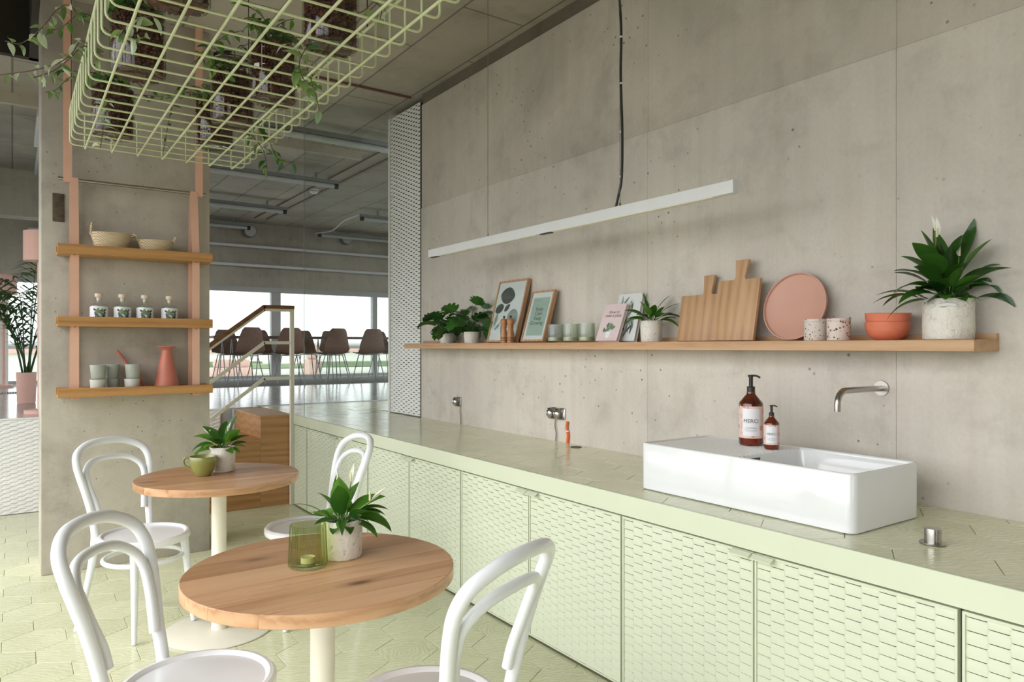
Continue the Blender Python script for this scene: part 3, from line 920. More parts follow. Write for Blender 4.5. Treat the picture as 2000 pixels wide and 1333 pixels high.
# ------------------------------------------------------------------ bentwood chair
PLATES = ((0.72, 1.96), (0.82, 3.64))
def make_chair(label, loc, ang):
    c = thing('bentwood_chair', label, 'chair', (*loc, 0.0014), ang - pi / 2, 'white bentwood chairs')
    def foot(x, y):
        # a foot that reaches over a table's flat base plate stands on it
        w = Matrix.Rotation(ang - pi / 2, 3, 'Z') @ Vector((x, y, 0))
        return 0.0110 if any(((w.x + loc[0] - q[0]) ** 2 + (w.y + loc[1] - q[1]) ** 2) ** 0.5 < 0.266 for q in PLATES) else 0.0022
    # local: faces +Y
    zs = 0.465
    R = 0.205
    MB().lathe([(R - 0.030, zs - 0.038), (R - 0.004, zs - 0.038), (R, zs - 0.030), (R, zs - 0.010), (R - 0.008, zs - 0.001), (R - 0.018, zs), (R - 0.026, zs - 0.006), (R - 0.030, zs - 0.011)], 56).build('seat_rim', 'white', c)
    MB().lathe([(R - 0.027, zs - 0.030), (R - 0.027, zs - 0.011), (0.10, zs - 0.008), (0.0, zs - 0.007)], 48).build('seat', 'white', c)
    half = [(0.196, -0.232, 0.0050), (0.178, -0.196, 0.16), (0.156, -0.172, 0.33), (0.143, -0.170, 0.46), (0.148, -0.188, 0.56),
            (0.164, -0.206, 0.655), (0.180, -0.226, 0.735), (0.186, -0.246, 0.795), (0.170, -0.272, 0.845), (0.112, -0.300, 0.880), (0.042, -0.312, 0.893)]
    path = smooth_path([(-x, y, z) for x, y, z in half] + [(x, y, z) for x, y, z in half[::-1]], 5)
    MB().tube(path, [0.0125 + 0.0055 * min(1, p.z / 0.42) for p in path], 14).build('back_frame', 'white', c)
    hin = [(0.117, -0.180, 0.545), (0.124, -0.190, 0.60), (0.140, -0.208, 0.665), (0.148, -0.228, 0.725), (0.139, -0.250, 0.767), (0.098, -0.275, 0.800), (0.037, -0.287, 0.812)]
    pin = smooth_path([(-x, y, z) for x, y, z in hin] + [(x, y, z) for x, y, z in hin[::-1]], 5)
    MB().tube(pin, 0.0145, 12).build('inner_hoop', 'white', c)
    for s in (-1, 1):
        lp = smooth_path([(s * 0.130, 0.118, zs - 0.03), (s * 0.138, 0.132, 0.30), (s * 0.146, 0.144, 0.14), (s * 0.155, 0.157, foot(s * 0.155, 0.157))], 5)
        MB().tube(lp, [0.020 - 0.0085 * i / (len(lp) - 1) for i in range(len(lp))], 12).build('leg', 'white', c)
    ring = [(0.176 * cos(2 * pi * k / 40), 0.172 * sin(2 * pi * k / 40) - 0.006, 0.345) for k in range(40)]
    MB().tube(ring, 0.0115, 10, closed=True).build('leg_ring', 'white', c)
    return c
A = make_chair('white bentwood chair at the near table, nearest the left picture edge', (0.415, 2.085), radians(-36))
make_chair('white bentwood chair against the concrete pillar beside the far table', (0.53, 3.885), radians(-64))
make_chair('white bentwood chair between the far table and the green cabinets', (1.23, 3.58), radians(180))
make_chair('white bentwood chair in front of the near table, backrest nearest the viewer', (0.868, 1.632), radians(112))

# ------------------------------------------------------------------ sink
SX0, SX1, SY0, SY1 = 2.155, 2.586, 1.21, 2.135
SZ0, SZ1 = Z_CTR + 0.004, Z_CTR + 0.193
def rrect(x0, x1, y0, y1, r, k=6):
    out = []
    for cx, cy, a0 in ((x1 - r, y1 - r, 0), (x0 + r, y1 - r, 90), (x0 + r, y0 + r, 180), (x1 - r, y0 + r, 270)):
        for i in range(k + 1):
            a = radians(a0 + 90 * i / k)
            out.append((cx + r * cos(a), cy + r * sin(a)))
    return out
sk = thing('washbasin', 'long white ceramic sink with a ribbed draining board on the worktop', 'sink', (0, 0, 0))
def loft(loops, cap_last=True, cap_first=False):
    m = MB(); n_ = len(loops[0]); vs = []
    for lp in loops: vs += lp
    fs = []
    for j in range(len(loops) - 1):
        for k in range(n_):
            k2 = (k + 1) % n_
            fs.append((j * n_ + k, j * n_ + k2, (j + 1) * n_ + k2, (j + 1) * n_ + k))
    if cap_last: fs.append(tuple((len(loops) - 1) * n_ + k for k in range(n_)))
    if cap_first: fs.append(tuple(range(n_))[::-1])
    return m.add(vs, fs)
def lp(x0, x1, y0, y1, r, z): return [(x, y, z) for x, y in rrect(x0, x1, y0, y1, r)]
w_ = 0.013
loft([lp(SX0, SX1, SY0, SY1, 0.032, SZ0), lp(SX0, SX1, SY0, SY1, 0.032, SZ1 - 0.006), lp(SX0 + .002, SX1 - .002, SY0 + .002, SY1 - .002, 0.030, SZ1 - 0.0015),
      lp(SX0 + .006, SX1 - .006, SY0 + .006, SY1 - .006, 0.027, SZ1), lp(SX0 + .010, SX1 - .010, SY0 + .010, SY1 - .010, 0.025, SZ1 - .0015), lp(SX0 + w_, SX1 - w_, SY0 + w_, SY1 - w_, 0.023, SZ1 - 0.006),
      lp(SX0 + w_, SX1 - w_, SY0 + w_, SY1 - w_, 0.023, SZ0 + 0.02)], False, True).build('shell', 'ceramic', sk, smooth=50)
YB = 1.665
loft([lp(SX0 + w_, SX1 - w_, SY0 + w_, YB, 0.02, SZ1 - 0.010), lp(SX0 + w_ + .006, SX1 - w_ - .006, SY0 + w_ + .006, YB - .006, 0.03, SZ0 + 0.06), lp(SX0 + .05, SX1 - .05, SY0 + .05, YB - .05, 0.04, SZ0 + 0.035)]).build('basin', 'ceramic', sk, smooth=60)
db = MB()
nx = 96
xs_ = [SX0 + w_ + (SX1 - SX0 - 2 * w_) * i / nx for i in range(nx + 1)]
def rib(i): return 0.0048 * (0.5 + 0.5 * cos(2 * pi * i / 6)) ** 1.5
vs = []
for y, f in ((YB, 1), (YB + 0.02, 1), (SY1 - w_ - 0.02, 1), (SY1 - w_, 0.2)):
    for i, x in enumerate(xs_): vs.append((x, y, SZ1 - 0.0075 + rib(i) * f))
for i, x in enumerate(xs_): vs.append((x, YB, SZ0 + 0.05))
k = nx + 1
fs = [(r * k + i, r * k + i + 1, (r + 1) * k + i + 1, (r + 1) * k + i) for r in range(3) for i in range(nx)]
fs += [(i + 1, i, 4 * k + i, 4 * k + i + 1) for i in range(nx)]
db.add(vs, fs).build('drainboard', 'ceramic', sk, smooth=50, recalc=False)
MB().box(SX0 + 0.10, SX0 + 0.16, YB - 0.002, YB - 0.0005, SZ1 - 0.040, SZ1 - 0.018).build('overflow_slot', 'black', sk, smooth=0)
loft([lp(SX0 + .006, SX1 - .006, SY0 + .006, SY1 - .006, 0.028, Z_CTR + 0.0006), lp(SX0 + .003, SX1 - .003, SY0 + .003, SY1 - .003, 0.03, SZ0 + 0.001)], True, True).build('seal', 'rubber', sk)
MB().lathe([(0, 0.0), (0.022, 0.0), (0.024, 0.003), (0.0, 0.004)], 24, (2.37, 1.44, SZ0 + 0.036)).build('drain', 'chrome', sk)

# soap bottles
def soap_bottle(loc, s, label, rz, word):
    b = thing('soap_bottle', label, 'soap bottle', loc, rz, 'amber pump bottles on the sink')
    r, h = 0.048 * s, 0.285 * s
    zb, zs_ = 0.168 * s, 0.205 * s
    MB().lathe([(0, 0.004), (r * .6, 0.003), (r * .9, 0.0), (r * .98, 0.004), (r, 0.010), (r, zb), (r * .96, zb + .006 * s), (r * .42, zs_), (r * .36, zs_ + .004 * s), (r * .36, zs_ + 0.012 * s), (0, zs_ + .012 * s)], 36).build('bottle_body', 'amber', b)
    lr = r + 0.0006
    lb = MB(); z0, z1 = 0.030 * s, 0.160 * s
    seg_n = 40
    vs = [(lr * cos(2 * pi * i / seg_n), lr * sin(2 * pi * i / seg_n), z) for z in (z0, z1) for i in range(seg_n)]
    lb.add(vs, [(i, (i + 1) % seg_n, seg_n + (i + 1) % seg_n, seg_n + i) for i in range(seg_n)])
    L = lb.build('paper_label', 'label_pink', b)
    hw, q0, q1 = 0.036 * s, 0.040 * s, 0.150 * s
    vs, fs = [], []
    for i in range(13):
        x = -hw + 2 * hw * i / 12
        vs += [(x, q0), (x, q1)]
    fs = [(2 * i, 2 * i + 2, 2 * i + 3, 2 * i + 1) for i in range(12)]
    MB().add(wrap_on(vs, lr + 0.0005), fs).build('white_field', 'paper', L)
    tv, tf = text_mesh(word, 0.022 * s)
    tv = [(x * 1.0, y + 0.100 * s) for x, y, *_ in tv]
    MB().add(wrap_on(tv, lr + 0.001), tf).build('lettering', 'ink', L, smooth=0, recalc=False)
    for j, (zz, ww) in enumerate(((0.075, .020), (0.071, .026), (0.064, .028), (0.060, .022))):
        vs = []
        for i in range(7):
            x = (-ww + 2 * ww * i / 6) * s
            vs += [(x, zz * s - 0.0006 * s), (x, zz * s + 0.0006 * s)]
        MB().add(wrap_on(vs, lr + 0.001), [(2 * i, 2 * i + 2, 2 * i + 3, 2 * i + 1) for i in range(6)]).build('small_print', 'ink_grey', L, smooth=0)
    p = MB().lathe([(0, zs_ + .010 * s), (r * .34, zs_ + .010 * s), (r * .34, zs_ + .032 * s), (r * .30, zs_ + .034 * s), (r * .17, zs_ + .034 * s), (r * .17, h - .012 * s), (r * .19, h - .004 * s), (r * .19, h - .001 * s), (0, h)], 24).build('pump', 'black', b)
    noz = smooth_path([(-0.012 * s, 0, h - .003 * s), (0.012 * s, 0, h - .001 * s), (0.026 * s, 0, h - .004 * s), (0.036 * s, 0, h - .010 * s)], 4)
    MB().tube(noz, 0.0042 * s, 10).build('nozzle', 'black', p)
    return b
zb_ = SZ1 - 0.0023
soap_bottle((2.492, 1.835, zb_), 1.0, 'large amber soap pump bottle with a MERCI label', -radians(35 + 16) + radians(-2), 'MERCI')
soap_bottle((2.455, 1.712, zb_), 0.60, 'small amber soap pump bottle with a MERCI label beside the large one', -radians(35 + 20), 'MERCI')

# wall spout and mixer knob
fa = thing('wall_spout', 'brushed steel wall spout above the sink', 'faucet', (2.80, 1.456, 1.21))
MB().lathe([(0, -0.004), (0.030, -0.004), (0.031, -0.001), (0.029, 0.006), (0.0, 0.006)], 32).move(mat=Matrix.Rotation(-pi / 2, 4, 'Y')).build('flange', 'steel', fa)
sp = [(0, 0, 0), (-0.10, 0, 0), (-0.262, 0, 0)] + [(-0.262 - 0.052 * sin(a), 0, -0.052 + 0.052 * cos(a)) for a in (radians(15 * i) for i in range(1, 7))] + [(-0.314, 0, -0.075)]
MB().tube(sp, 0.0115, 16).build('spout', 'steel', fa)
kb = thing('mixer_knob', 'round steel tap knob on the worktop right of the sink', 'tap knob', (2.267, 1.025, Z_CTR + 0.0018))
MB().lathe([(0, 0), (0.036, 0), (0.0365, 0.002), (0.035, 0.005), (0, 0.005)], 36).build('flange', 'steel', kb)
MB().lathe([(0, 0.005), (0.023, 0.005), (0.023, 0.044), (0.0225, 0.0455), (0, 0.046)], 36).build('knob', 'steel', kb)
MB().box(-0.026, -0.020, -0.004, 0.004, 0.033, 0.038).build('lever_pin', 'steel', kb, rot=(0, 0, radians(60)))

# ------------------------------------------------------------------ wall sockets and cables
def socket(u, v, n_, label):
    p = pix(u, v, x=X_WALL)
    s = thing('wall_socket', label, 'socket', (X_WALL - 0.0005, p.y, p.z), -pi / 2, 'wall sockets above the worktop')
    for i in range(n_):
        ox = (i - (n_ - 1) / 2) * 0.074
        pl = MB()
        pl.prism(rrect(-0.036, 0.036, -0.036, 0.036, 0.012, 4), 0, 0.009, 0.002)
        pl.move(mat=Matrix.Rotation(pi / 2, 4, 'X')).move(dx=ox)
        plate = pl.build('plate', 'steel', s)
        # hinged clear cover standing open to the left
        MB().box(ox - 0.036, ox - 0.002, -0.031, -0.009, -0.034, 0.034).build('cover_hinge', 'steel', plate, bevel=0.002, seg=1)
        MB().lathe([(0.0, 0.016), (0.018, 0.013), (0.027, 0.004), (0.029, 0.0)], 24).move(mat=Matrix.Translation((ox - 0.020, -0.030, 0)) @ Matrix.Rotation(pi / 2, 4, 'X')).build('cover', 'chrome', plate)
        MB().box(ox - 0.030, ox - 0.010, -0.036, -0.030, 0.026, 0.031).build('latch', 'black', plate, smooth=0)
    return s, p
s1, p1 = socket(897, 785, 1, 'single steel wall socket nearest the white perforated panel')
s2, p2 = socket(1091, 808, 2, 'double steel wall socket with an orange cable below')
def cable(u, v, mat, r, label, wob=0.006):
    p = pix(u, v, x=X_WALL - 0.012)
    zt = p.z - 0.0375
    pts = smooth_path([(0, 0, zt), (0.0, wob, zt - 0.04), (0.0, -wob, Z_CTR + 0.05), (0, 0, Z_CTR + 0.0022)], 6)
    o = MB().tube([(q.x, q.y, q.z - Z_CTR) for q in pts], r, 8).build('power_cable', mat, None, (X_WALL - 0.012, p.y, Z_CTR), label=label, cat='cable')
    return o
cable(899, 785, 'cable_grey', 0.0035, 'thin grey cable below the single wall socket')
cable(1085, 808, 'cable_grey', 0.0038, 'thin grey cable below the double wall socket')
oc = cable(1108, 812, 'cable_orange', 0.0085, 'thick orange cable below the double wall socket')
MB().lathe([(0.0092, -0.004), (0.0096, 0), (0.0092, 0.004)], 12, (0, -0.003, 0.075)).build('cable_tie', 'paper', oc)

# ------------------------------------------------------------------ linear pendant lamp
LX, LZ = 2.350, 2.010
y0l, y1l = 1.80, 4.32
lm = thing('linear_pendant_lamp', 'long slim white linear lamp hanging above the wall shelf', 'pendant lamp', (LX, (y0l + y1l) / 2, LZ))
hl = (y1l - y0l) / 2
MB().box(-0.019, 0.019, -hl, hl, -0.026, 0.026).build('housing', 'lamp_white', lm, bevel=0.0015, seg=1)
for a, b in ((-hl + 0.10, -hl + 1.15), (-hl + 1.30, hl - 0.55), (hl - 0.50, hl - 0.12)):
    MB().box(-0.016, 0.016, a, b, -0.0285, -0.0255).build('diffuser', 'diffuser', lm, smooth=0)
for a in (hl - 0.11, -hl + 1.18):
    MB().box(-0.012, 0.012, a, a + 0.09, -0.030, -0.0255).build('spot_insert', 'black', lm, smooth=0)
for (u, zc) in ((953, 0), (1211, 0)):
    a = (u - U0) / F_PX
    yy = LX * (CY - SY * a) / (SY + CY * a)
    MB().tube([(0, yy - lm.location.y, 0.026), (0, yy - lm.location.y, Z_CEIL - LZ)], 0.0016, 6).build('suspension_wire', 'steel', lm)
    MB().lathe([(0, 0.026), (0.006, 0.026), (0.006, 0.038), (0.002, 0.045), (0, 0.045)], 10, (0, yy - lm.location.y, 0)).build('wire_grip', 'steel', lm)
cp = [pix(u, v, x=LX) for u, v in ((1200, 412), (1206, 385), (1213, 345), (1214, 250), (1211, 150), (1212, 60), (1208, -40), (1212, -180))]
cp = [p for p in cp if p.z < Z_CEIL] + [Vector((LX, cp[-1].y, Z_CEIL))]
cab = MB().tube([(p.x - LX + 0.004, p.y - lm.location.y, p.z - LZ) for p in smooth_path(cp, 5)], 0.0062, 8).build('power_cord', 'black', lm)
for v in (72, 163, 258, 345):
    p = pix(1212, v, x=LX)
    MB().lathe([(0.0068, -0.004), (0.0072, 0), (0.0068, 0.004)], 10, (0.004, p.y - lm.location.y, p.z - LZ)).build('cord_clip', 'paper', cab)

# ------------------------------------------------------------------ wall shelf
ZS = 1.398
sh = thing('wall_shelf', 'long narrow oak wall shelf with an upturned back edge', 'shelf', (0, 0, 0))
MB().box(2.604, 2.776, 1.048, 5.23, 1.358, ZS).build('board', 'oak_shelf', sh, bevel=0.001, seg=1)
MB().box(2.776, 2.799, 1.048, 5.23, 1.358, 1.420).build('back_ledge', 'oak_shelf', sh, bevel=0.001, seg=1)

def on_shelf(u, x):
    p = pix(u, 660, x=x)
    return (x, p.y, ZS + 0.0006)

# ------------------------------------------------------------------ plants
def arch_points(az, e0, e1, length, n_, base=(0, 0, 0), power=1.2):
    p = Vector(base); out = [p.copy()]; ds = length / n_
    for i in range(n_):
        s = (i + 0.5) / n_
        e = e0 + (e1 - e0) * s ** power
        p = p + Vector((cos(az) * cos(e), sin(az) * cos(e), sin(e))) * ds
        out.append(p.copy())
    return out

def leaf_mesh(az, e0, e1, pet, blade, width, base=(0, 0, 0), fold=0.22, roll=0.0, shape='lance', pet_r=0.0022, n_=12):
    az, e0, e1, roll = radians(az), radians(e0), radians(e1), radians(roll)
    tot = pet + blade
    N = 22
    pts = arch_points(az, e0, e1, tot, N, base)
    m = MB()
    kp = max(1, int(N * pet / tot))
    if pet > 0.004:
        m.tube(pts[:kp + 1], [pet_r * (1 - 0.4 * i / (kp + 1)) for i in range(kp + 1)], 5)
    bl = pts[kp:]
    nb = len(bl) - 1
    lat0 = Vector((-sin(az), cos(az), 0))
    vs, fs = [], []
    for i in range(n_ + 1):
        f = i / n_ * nb; a = min(int(f), nb - 1); q = f - a
        p = bl[a] * (1 - q) + bl[a + 1] * q
        d = (bl[a + 1] - bl[a]).normalized()
        up = d.cross(lat0).normalized()
        if up.z < 0: up = -up
        lat = lat0 * cos(roll) + up * sin(roll); upr = up * cos(roll) - lat0 * sin(roll)
        t = i / n_
        if shape == 'lance': w = width * (sin(pi * min(1, t ** 0.78)) ** 0.85) * (1 - 0.15 * t)
        elif shape == 'split': w = width * (sin(pi * min(1, (0.08 + 0.92 * t) ** 0.62)) ** 0.7) * (1.0 if i % 3 else 0.66)
        else: w = width * (sin(pi * min(1, (0.10 + 0.90 * t) ** 0.60)) ** 0.75)
        if i == n_: w = 0.0004
        w = max(w, 0.0006) * 0.5
        for s, hgt in ((-1, fold), (-0.5, fold * 0.30), (0, 0), (0.5, fold * 0.30), (1, fold)):
            vs.append(p + lat * w * s + upr * w * hgt)
    for i in range(n_):
        for k in range(4):
            fs.append((i * 5 + k, i * 5 + k + 1, (i + 1) * 5 + k + 1, (i + 1) * 5 + k))
    m.add(vs, fs)
    return m

def add_leaf(parent, mat, *a, name='leaf', **kw):
    return leaf_mesh(*a, **kw).build(name, mat, parent, smooth=70, recalc=False)

def add_flower(parent, az, e0, e1, stem, spathe, base, white=True):
    p = arch_points(radians(az), radians(e0), radians(e1), stem, 8, base)
    f = MB().tube(p, 0.0018, 5).build('flower', 'stem_green', parent)
    e = p[-1]
    leaf_mesh(az + 20, max(30, e1 - 10), e1 + 25 if e1 < 70 else 88, 0.0, spathe, spathe * 0.30, base=tuple(e), fold=0.9, n_=8).build('spathe', 'flower', f, smooth=70, recalc=False)
    MB().tube([e + Vector((0, -0.004, 0.004)), e + Vector((0, -0.006, 0.004 + spathe * 0.42))], [0.0035, 0.0025], 7).build('spadix', 'spadix', f)
    return f

def pot_mesh(r, h, taper=0.96, wall=0.006, jit=0.0006, n_=44):
    return MB().lathe([(0, 0), (r * taper * .96, 0), (r * taper, 0.004), (r * (taper + .02), h * .3), (r, h * .65), (r, h - 0.003), (r - 0.002, h), (r - wall, h), (r - wall, h - 0.004), (r - wall - 0.002, h * 0.75)], n_, jitter=jit)

def clamp_wall(t, x_max=2.793):
    mw = Matrix.Translation(t.location) @ Matrix.Rotation(t.rotation_euler.z, 4, 'Z'); inv = mw.inverted()
    todo = children_of(t)
    todo += [g for c in todo for g in children_of(c)]
    for o in todo:
        for v in o.data.vertices:
            q = mw @ v.co
            if q.x > x_max or v.co.z < 0.002 and o.name.startswith("leaf"): v.co = inv @ Vector((min(q.x, x_max - random.random() * 0.002), q.y, max(q.z, t.location.z + 0.002)))

def potted(name, label, cat, loc, r, h, mat='pot', group=None, taper=0.96):
    t = thing(name, label, cat, loc, -YAW, group)
    pot_mesh(r, h, taper).build('pot', mat, t, smooth=60)
    MB().lathe([(0, h * .86), (r * .5, h * .87), (r - 0.0075, h * .85)], 20, jitter=0.001).build('soil', 'soil', t, smooth=60)
    return t

def lily_fill(t, n_, h, r, seed, scale, mat='lily', e_lo=35, e_hi=80):
    rd = random.Random(seed)
    for i in range(n_):
        az = 360 * (i + rd.random() * 0.8) / n_
        e0 = rd.uniform(e_lo, e_hi)
        L = scale * rd.uniform(0.75, 1.15)
        rr = r * 0.45 * rd.random()
        base = (rr * cos(radians(az)), rr * sin(radians(az)), h * 0.86)
        add_leaf(t, mat if rd.random() < 0.65 else 'lily_dark', az, e0 + 6, e0 - rd.uniform(35, 95), L * rd.uniform(0.35, 0.55), L * rd.uniform(0.8, 1.1), L * rd.uniform(0.28, 0.40), base=base, roll=rd.uniform(-30, 30))

# --- peace lily on the near table
p = pix(668, 1088, z=0.75)
t = potted('potted_peace_lily', 'peace lily in a crusty white pot on the near table', 'potted plant', (p.x, p.y, 0.7520), 0.060, 0.112, 'pot', 'peace lilies')
b0 = (0, 0, 0.095)
for spec in [(170, 40, -20, 0.05, 0.055, 0.030), (150, 62, 10, 0.05, 0.09, 0.036), (120, 75, 60, 0.05, 0.10, 0.045), (270, 80, 55, 0.035, 0.10, 0.050), (255, 84, 80, 0.04, 0.105, 0.055), (60, 74, 35, 0.05, 0.09, 0.05), (10, 55, 2, 0.04, 0.115, 0.060),
             (330, 40, -10, 0.045, 0.115, 0.055), (-5, 34, -58, 0.055, 0.115, 0.036), (345, 20, -60, 0.05, 0.08, 0.034), (300, 25, -50, 0.04, 0.05, 0.032), (265, 20, -40, 0.05, 0.035, 0.028), (20, 45, -25, 0.05, 0.10, 0.05), (100, 50, -20, 0.05, 0.09, 0.045), (75, 42, -20, 0.05, 0.09, 0.05)]:
    add_leaf(t, 'lily' if random.random() < 0.6 else 'lily_dark', *spec[:5], spec[5] * 1.22, base=b0, roll=random.uniform(-25, 25))
lily_fill(t, 14, 0.11, 0.06, 5, 0.085, 'lily', 15, 60)
add_flower(t, 150, 85, 92, 0.115, 0.050, (-0.01, 0, 0.095))
add_flower(t, 40, 84, 78, 0.125, 0.055, (0.01, 0.0, 0.095))
add_flower(t, -5, 52, 30, 0.105, 0.065, (0.01, -0.01, 0.095))

# --- peace lily on the far table
p = pix(434, 921, z=0.75)
t = potted('potted_peace_lily', 'peace lily in a bark textured white pot on the far table', 'potted plant', (p.x, p.y, 0.7520), 0.061, 0.122, 'pot_bark', 'peace lilies')
b0 = (0, 0, 0.104)
for spec in [(180, 55, -15, 0.06, 0.115, 0.060), (190, 42, -62, 0.05, 0.12, 0.040), (165, 70, 15, 0.05, 0.12, 0.050), (200, 30, -70, 0.06, 0.09, 0.040), (30, 74, 62, 0.06, 0.14, 0.045), (0, 50, 0, 0.06, 0.10, 0.045), (340, 62, 20, 0.05, 0.11, 0.055), (270, 60, 5, 0.04, 0.08, 0.045),
             (240, 45, -30, 0.05, 0.07, 0.04), (100, 70, 35, 0.06, 0.11, 0.05), (320, 25, -40, 0.05, 0.06, 0.035)]:
    add_leaf(t, 'lily' if random.random() < 0.6 else 'lily_dark', *spec[:5], spec[5] * 1.22, base=b0, roll=random.uniform(-25, 25))
lily_fill(t, 14, 0.12, 0.06, 9, 0.09, 'lily', 15, 65)
add_flower(t, 160, 72, 25, 0.10, 0.05, (-0.01, 0, 0.104))
add_flower(t, 15, 80, 78, 0.095, 0.05, (0.012, 0, 0.104))

# --- large peace lily on the wall shelf
xx = 2.690
loc = on_shelf(1852, xx)
k_ = 0.00178
t = potted('potted_peace_lily', 'large peace lily in a white pot at the right end of the wall shelf', 'potted plant', loc, 0.080, 0.143, 'pot', 'peace lilies', 0.99)
MB().tube([(-0.068, -0.058, 0.118), (-0.045, -0.071, 0.121), (-0.022, -0.079, 0.118)], 0.0065, 8).build('pot_handle', 'ceramic', t)
b0 = (0, 0, 0.125)
for spec in [(18, 76, 52, 0.14, 0.20, 0.042), (25, 72, 58, 0.10, 0.20, 0.034), (0, 52, -48, 0.10, 0.155, 0.050), (345, 66, 8, 0.13, 0.09, 0.046), (170, 86, 118, 0.19, 0.06, 0.04), (110, 86, 75, 0.08, 0.15, 0.055), (250, 84, 70, 0.07, 0.14, 0.062),
             (178, 66, -10, 0.10, 0.14, 0.060), (185, 55, -48, 0.09, 0.15, 0.042), (200, 58, -30, 0.06, 0.115, 0.075), (190, 40, -50, 0.06, 0.16, 0.036), (160, 74, 20, 0.12, 0.12, 0.055), (150, 80, 82, 0.13, 0.10, 0.026), (225, 62, -20, 0.07, 0.11, 0.070), (235, 40, -40, 0.05, 0.09, 0.070),
             (175, 22, -62, 0.08, 0.16, 0.022), (205, 24, -30, 0.06, 0.07, 0.045), (290, 60, -15, 0.05, 0.10, 0.05), (310, 35, -35, 0.05, 0.06, 0.04), (30, 20, -20, 0.05, 0.05, 0.034), (270, 45, -50, 0.04, 0.07, 0.05), (80, 74, 45, 0.10, 0.11, 0.05), (140, 60, 5, 0.10, 0.12, 0.06), (165, 80, 62, 0.16, 0.12, 0.042), (100, 84, 66, 0.14, 0.15, 0.055), (200, 76, 20, 0.15, 0.13, 0.055), (215, 72, 10, 0.12, 0.13, 0.060), (330, 76, 40, 0.13, 0.13, 0.045), (255, 70, 0, 0.10, 0.12, 0.060)]:
    add_leaf(t, 'lily_dark' if random.random() < 0.7 else 'lily', *spec[:5], spec[5] * 1.3, base=b0, roll=random.uniform(-30, 30), pet_r=0.003)
lily_fill(t, 14, 0.14, 0.08, 21, 0.14, 'lily_dark', 25, 75)
add_flower(t, 175, 72, 100, 0.235, 0.075, (-0.02, 0, 0.125))
add_flower(t, 160, 84, 82, 0.26, 0.06, (0.0, 0.02, 0.125))
add_flower(t, 8, 82, 86, 0.165, 0.055, (0.015, -0.01, 0.125))

clamp_wall(t)

# --- small peace lily beside the books
loc = on_shelf(1272, 2.68)
t = potted('potted_peace_lily', 'small peace lily in a white pot between the books and the chopping boards', 'potted plant', loc, 0.056, 0.108, 'pot', 'peace lilies', 0.94)
b0 = (0, 0, 0.093)
for spec in [(165, 78, 72, 0.06, 0.11, 0.034), (140, 80, 60, 0.07, 0.10, 0.034), (180, 48, 0, 0.06, 0.10, 0.040), (190, 30, -35, 0.05, 0.10, 0.045), (15, 72, 30, 0.07, 0.12, 0.030), (0, 55, 10, 0.07, 0.12, 0.026), (-5, 45, -45, 0.06, 0.13, 0.052), (350, 30, -60, 0.05, 0.11, 0.042), (270, 70, 20, 0.04, 0.09, 0.045), (250, 45, -30, 0.05, 0.07, 0.04), (300, 50, -20, 0.05, 0.09, 0.04), (220, 50, -20, 0.05, 0.08, 0.04)]:
    add_leaf(t, 'lily' if random.random() < 0.6 else 'lily_dark', *spec[:5], spec[5] * 1.22, base=b0, roll=random.uniform(-25, 25))
lily_fill(t, 9, 0.108, 0.056, 31, 0.095, 'lily', 25, 65)
add_flower(t, 150, 80, 85, 0.085, 0.035, (0, 0, 0.093))

clamp_wall(t)

# --- two monsteras at the left end of the shelf
for (u, lab, sd, hh, up) in ((873, 'small split leaf monstera at the far left end of the wall shelf', 41, 0.075, 0.17), (921, 'taller split leaf monstera against the large leaf picture frame', 47, 0.080, 0.24)):
    loc = on_shelf(u, 2.685)
    t = potted('potted_monstera', lab, 'potted plant', loc, 0.056, hh, 'pot', 'monsteras', 0.9)
    rd = random.Random(sd)
    for i in range(26):
        az = 360 * i / 26 * 2.6 + rd.uniform(-20, 20)
        e0 = rd.uniform(35, 88)
        L = up * rd.uniform(0.35, 1.0)
        base = (rd.uniform(-.02, .02), rd.uniform(-.02, .02), hh * 0.86)
        add_leaf(t, 'monstera', az, e0, e0 - rd.uniform(70, 140), L, rd.uniform(0.095, 0.14), rd.uniform(0.10, 0.135), base=base, shape='split', roll=rd.uniform(-30, 30), n_=13)
    clamp_wall(t, 2.773)

# ------------------------------------------------------------------ things on the wall shelf
def leaning(name, label, cat, u_left, u_right, x_base, height, depth_top, group=None, thick=0.02):
    """Empty at the lower left front corner; local X to the right along the wall, -Y to the front, leaning back"""
    a = pix(u_left, 660, x=x_base); b = pix(u_right, 660, x=x_base)
    ang = math.asin(min(0.6, (depth_top - x_base) / height))
    o = thing(name, label, cat, (x_base, a.y, ZS + 0.0008 + thick * sin(ang)), 0, group)   # stands on its rear lower edge
    o.rotation_euler = (-ang, 0, -pi / 2)
    return o, a.y - b.y

def picture_frame(label, u0, u1, xb, h, xt, bw=0.012, dep=0.026):
    o, w = leaning('picture_frame', label, 'picture frame', u0, u1, xb, h, xt, 'framed prints', dep)
    for nm, bx in (('frame_side', (0, bw, 0, dep, 0, h)), ('frame_side', (w - bw, w, 0, dep, 0, h)), ('frame_rail', (bw, w - bw, 0, dep, 0, bw)), ('frame_rail', (bw, w - bw, 0, dep, h - bw, h))):
        MB().box(*bx).build(nm, 'oak_frame', o, smooth=0)
    pr = MB().box(bw, w - bw, 0.006, 0.010, bw, h - bw).build('print', 'paper', o, smooth=0)
    MB().box(bw, w - bw, 0.0020, 0.0030, bw, h - bw).build('glass', 'glass', o, smooth=0)
    return o, pr, w

def art(parent, name, polys, mat, dx, dz, n_):
    m = MB()
    for poly in polys:
        m.add([(x + dx, -n_, y + dz) for x, y in poly], [tuple(range(len(poly)))])
    return m.build(name, mat, parent, smooth=0, recalc=False)

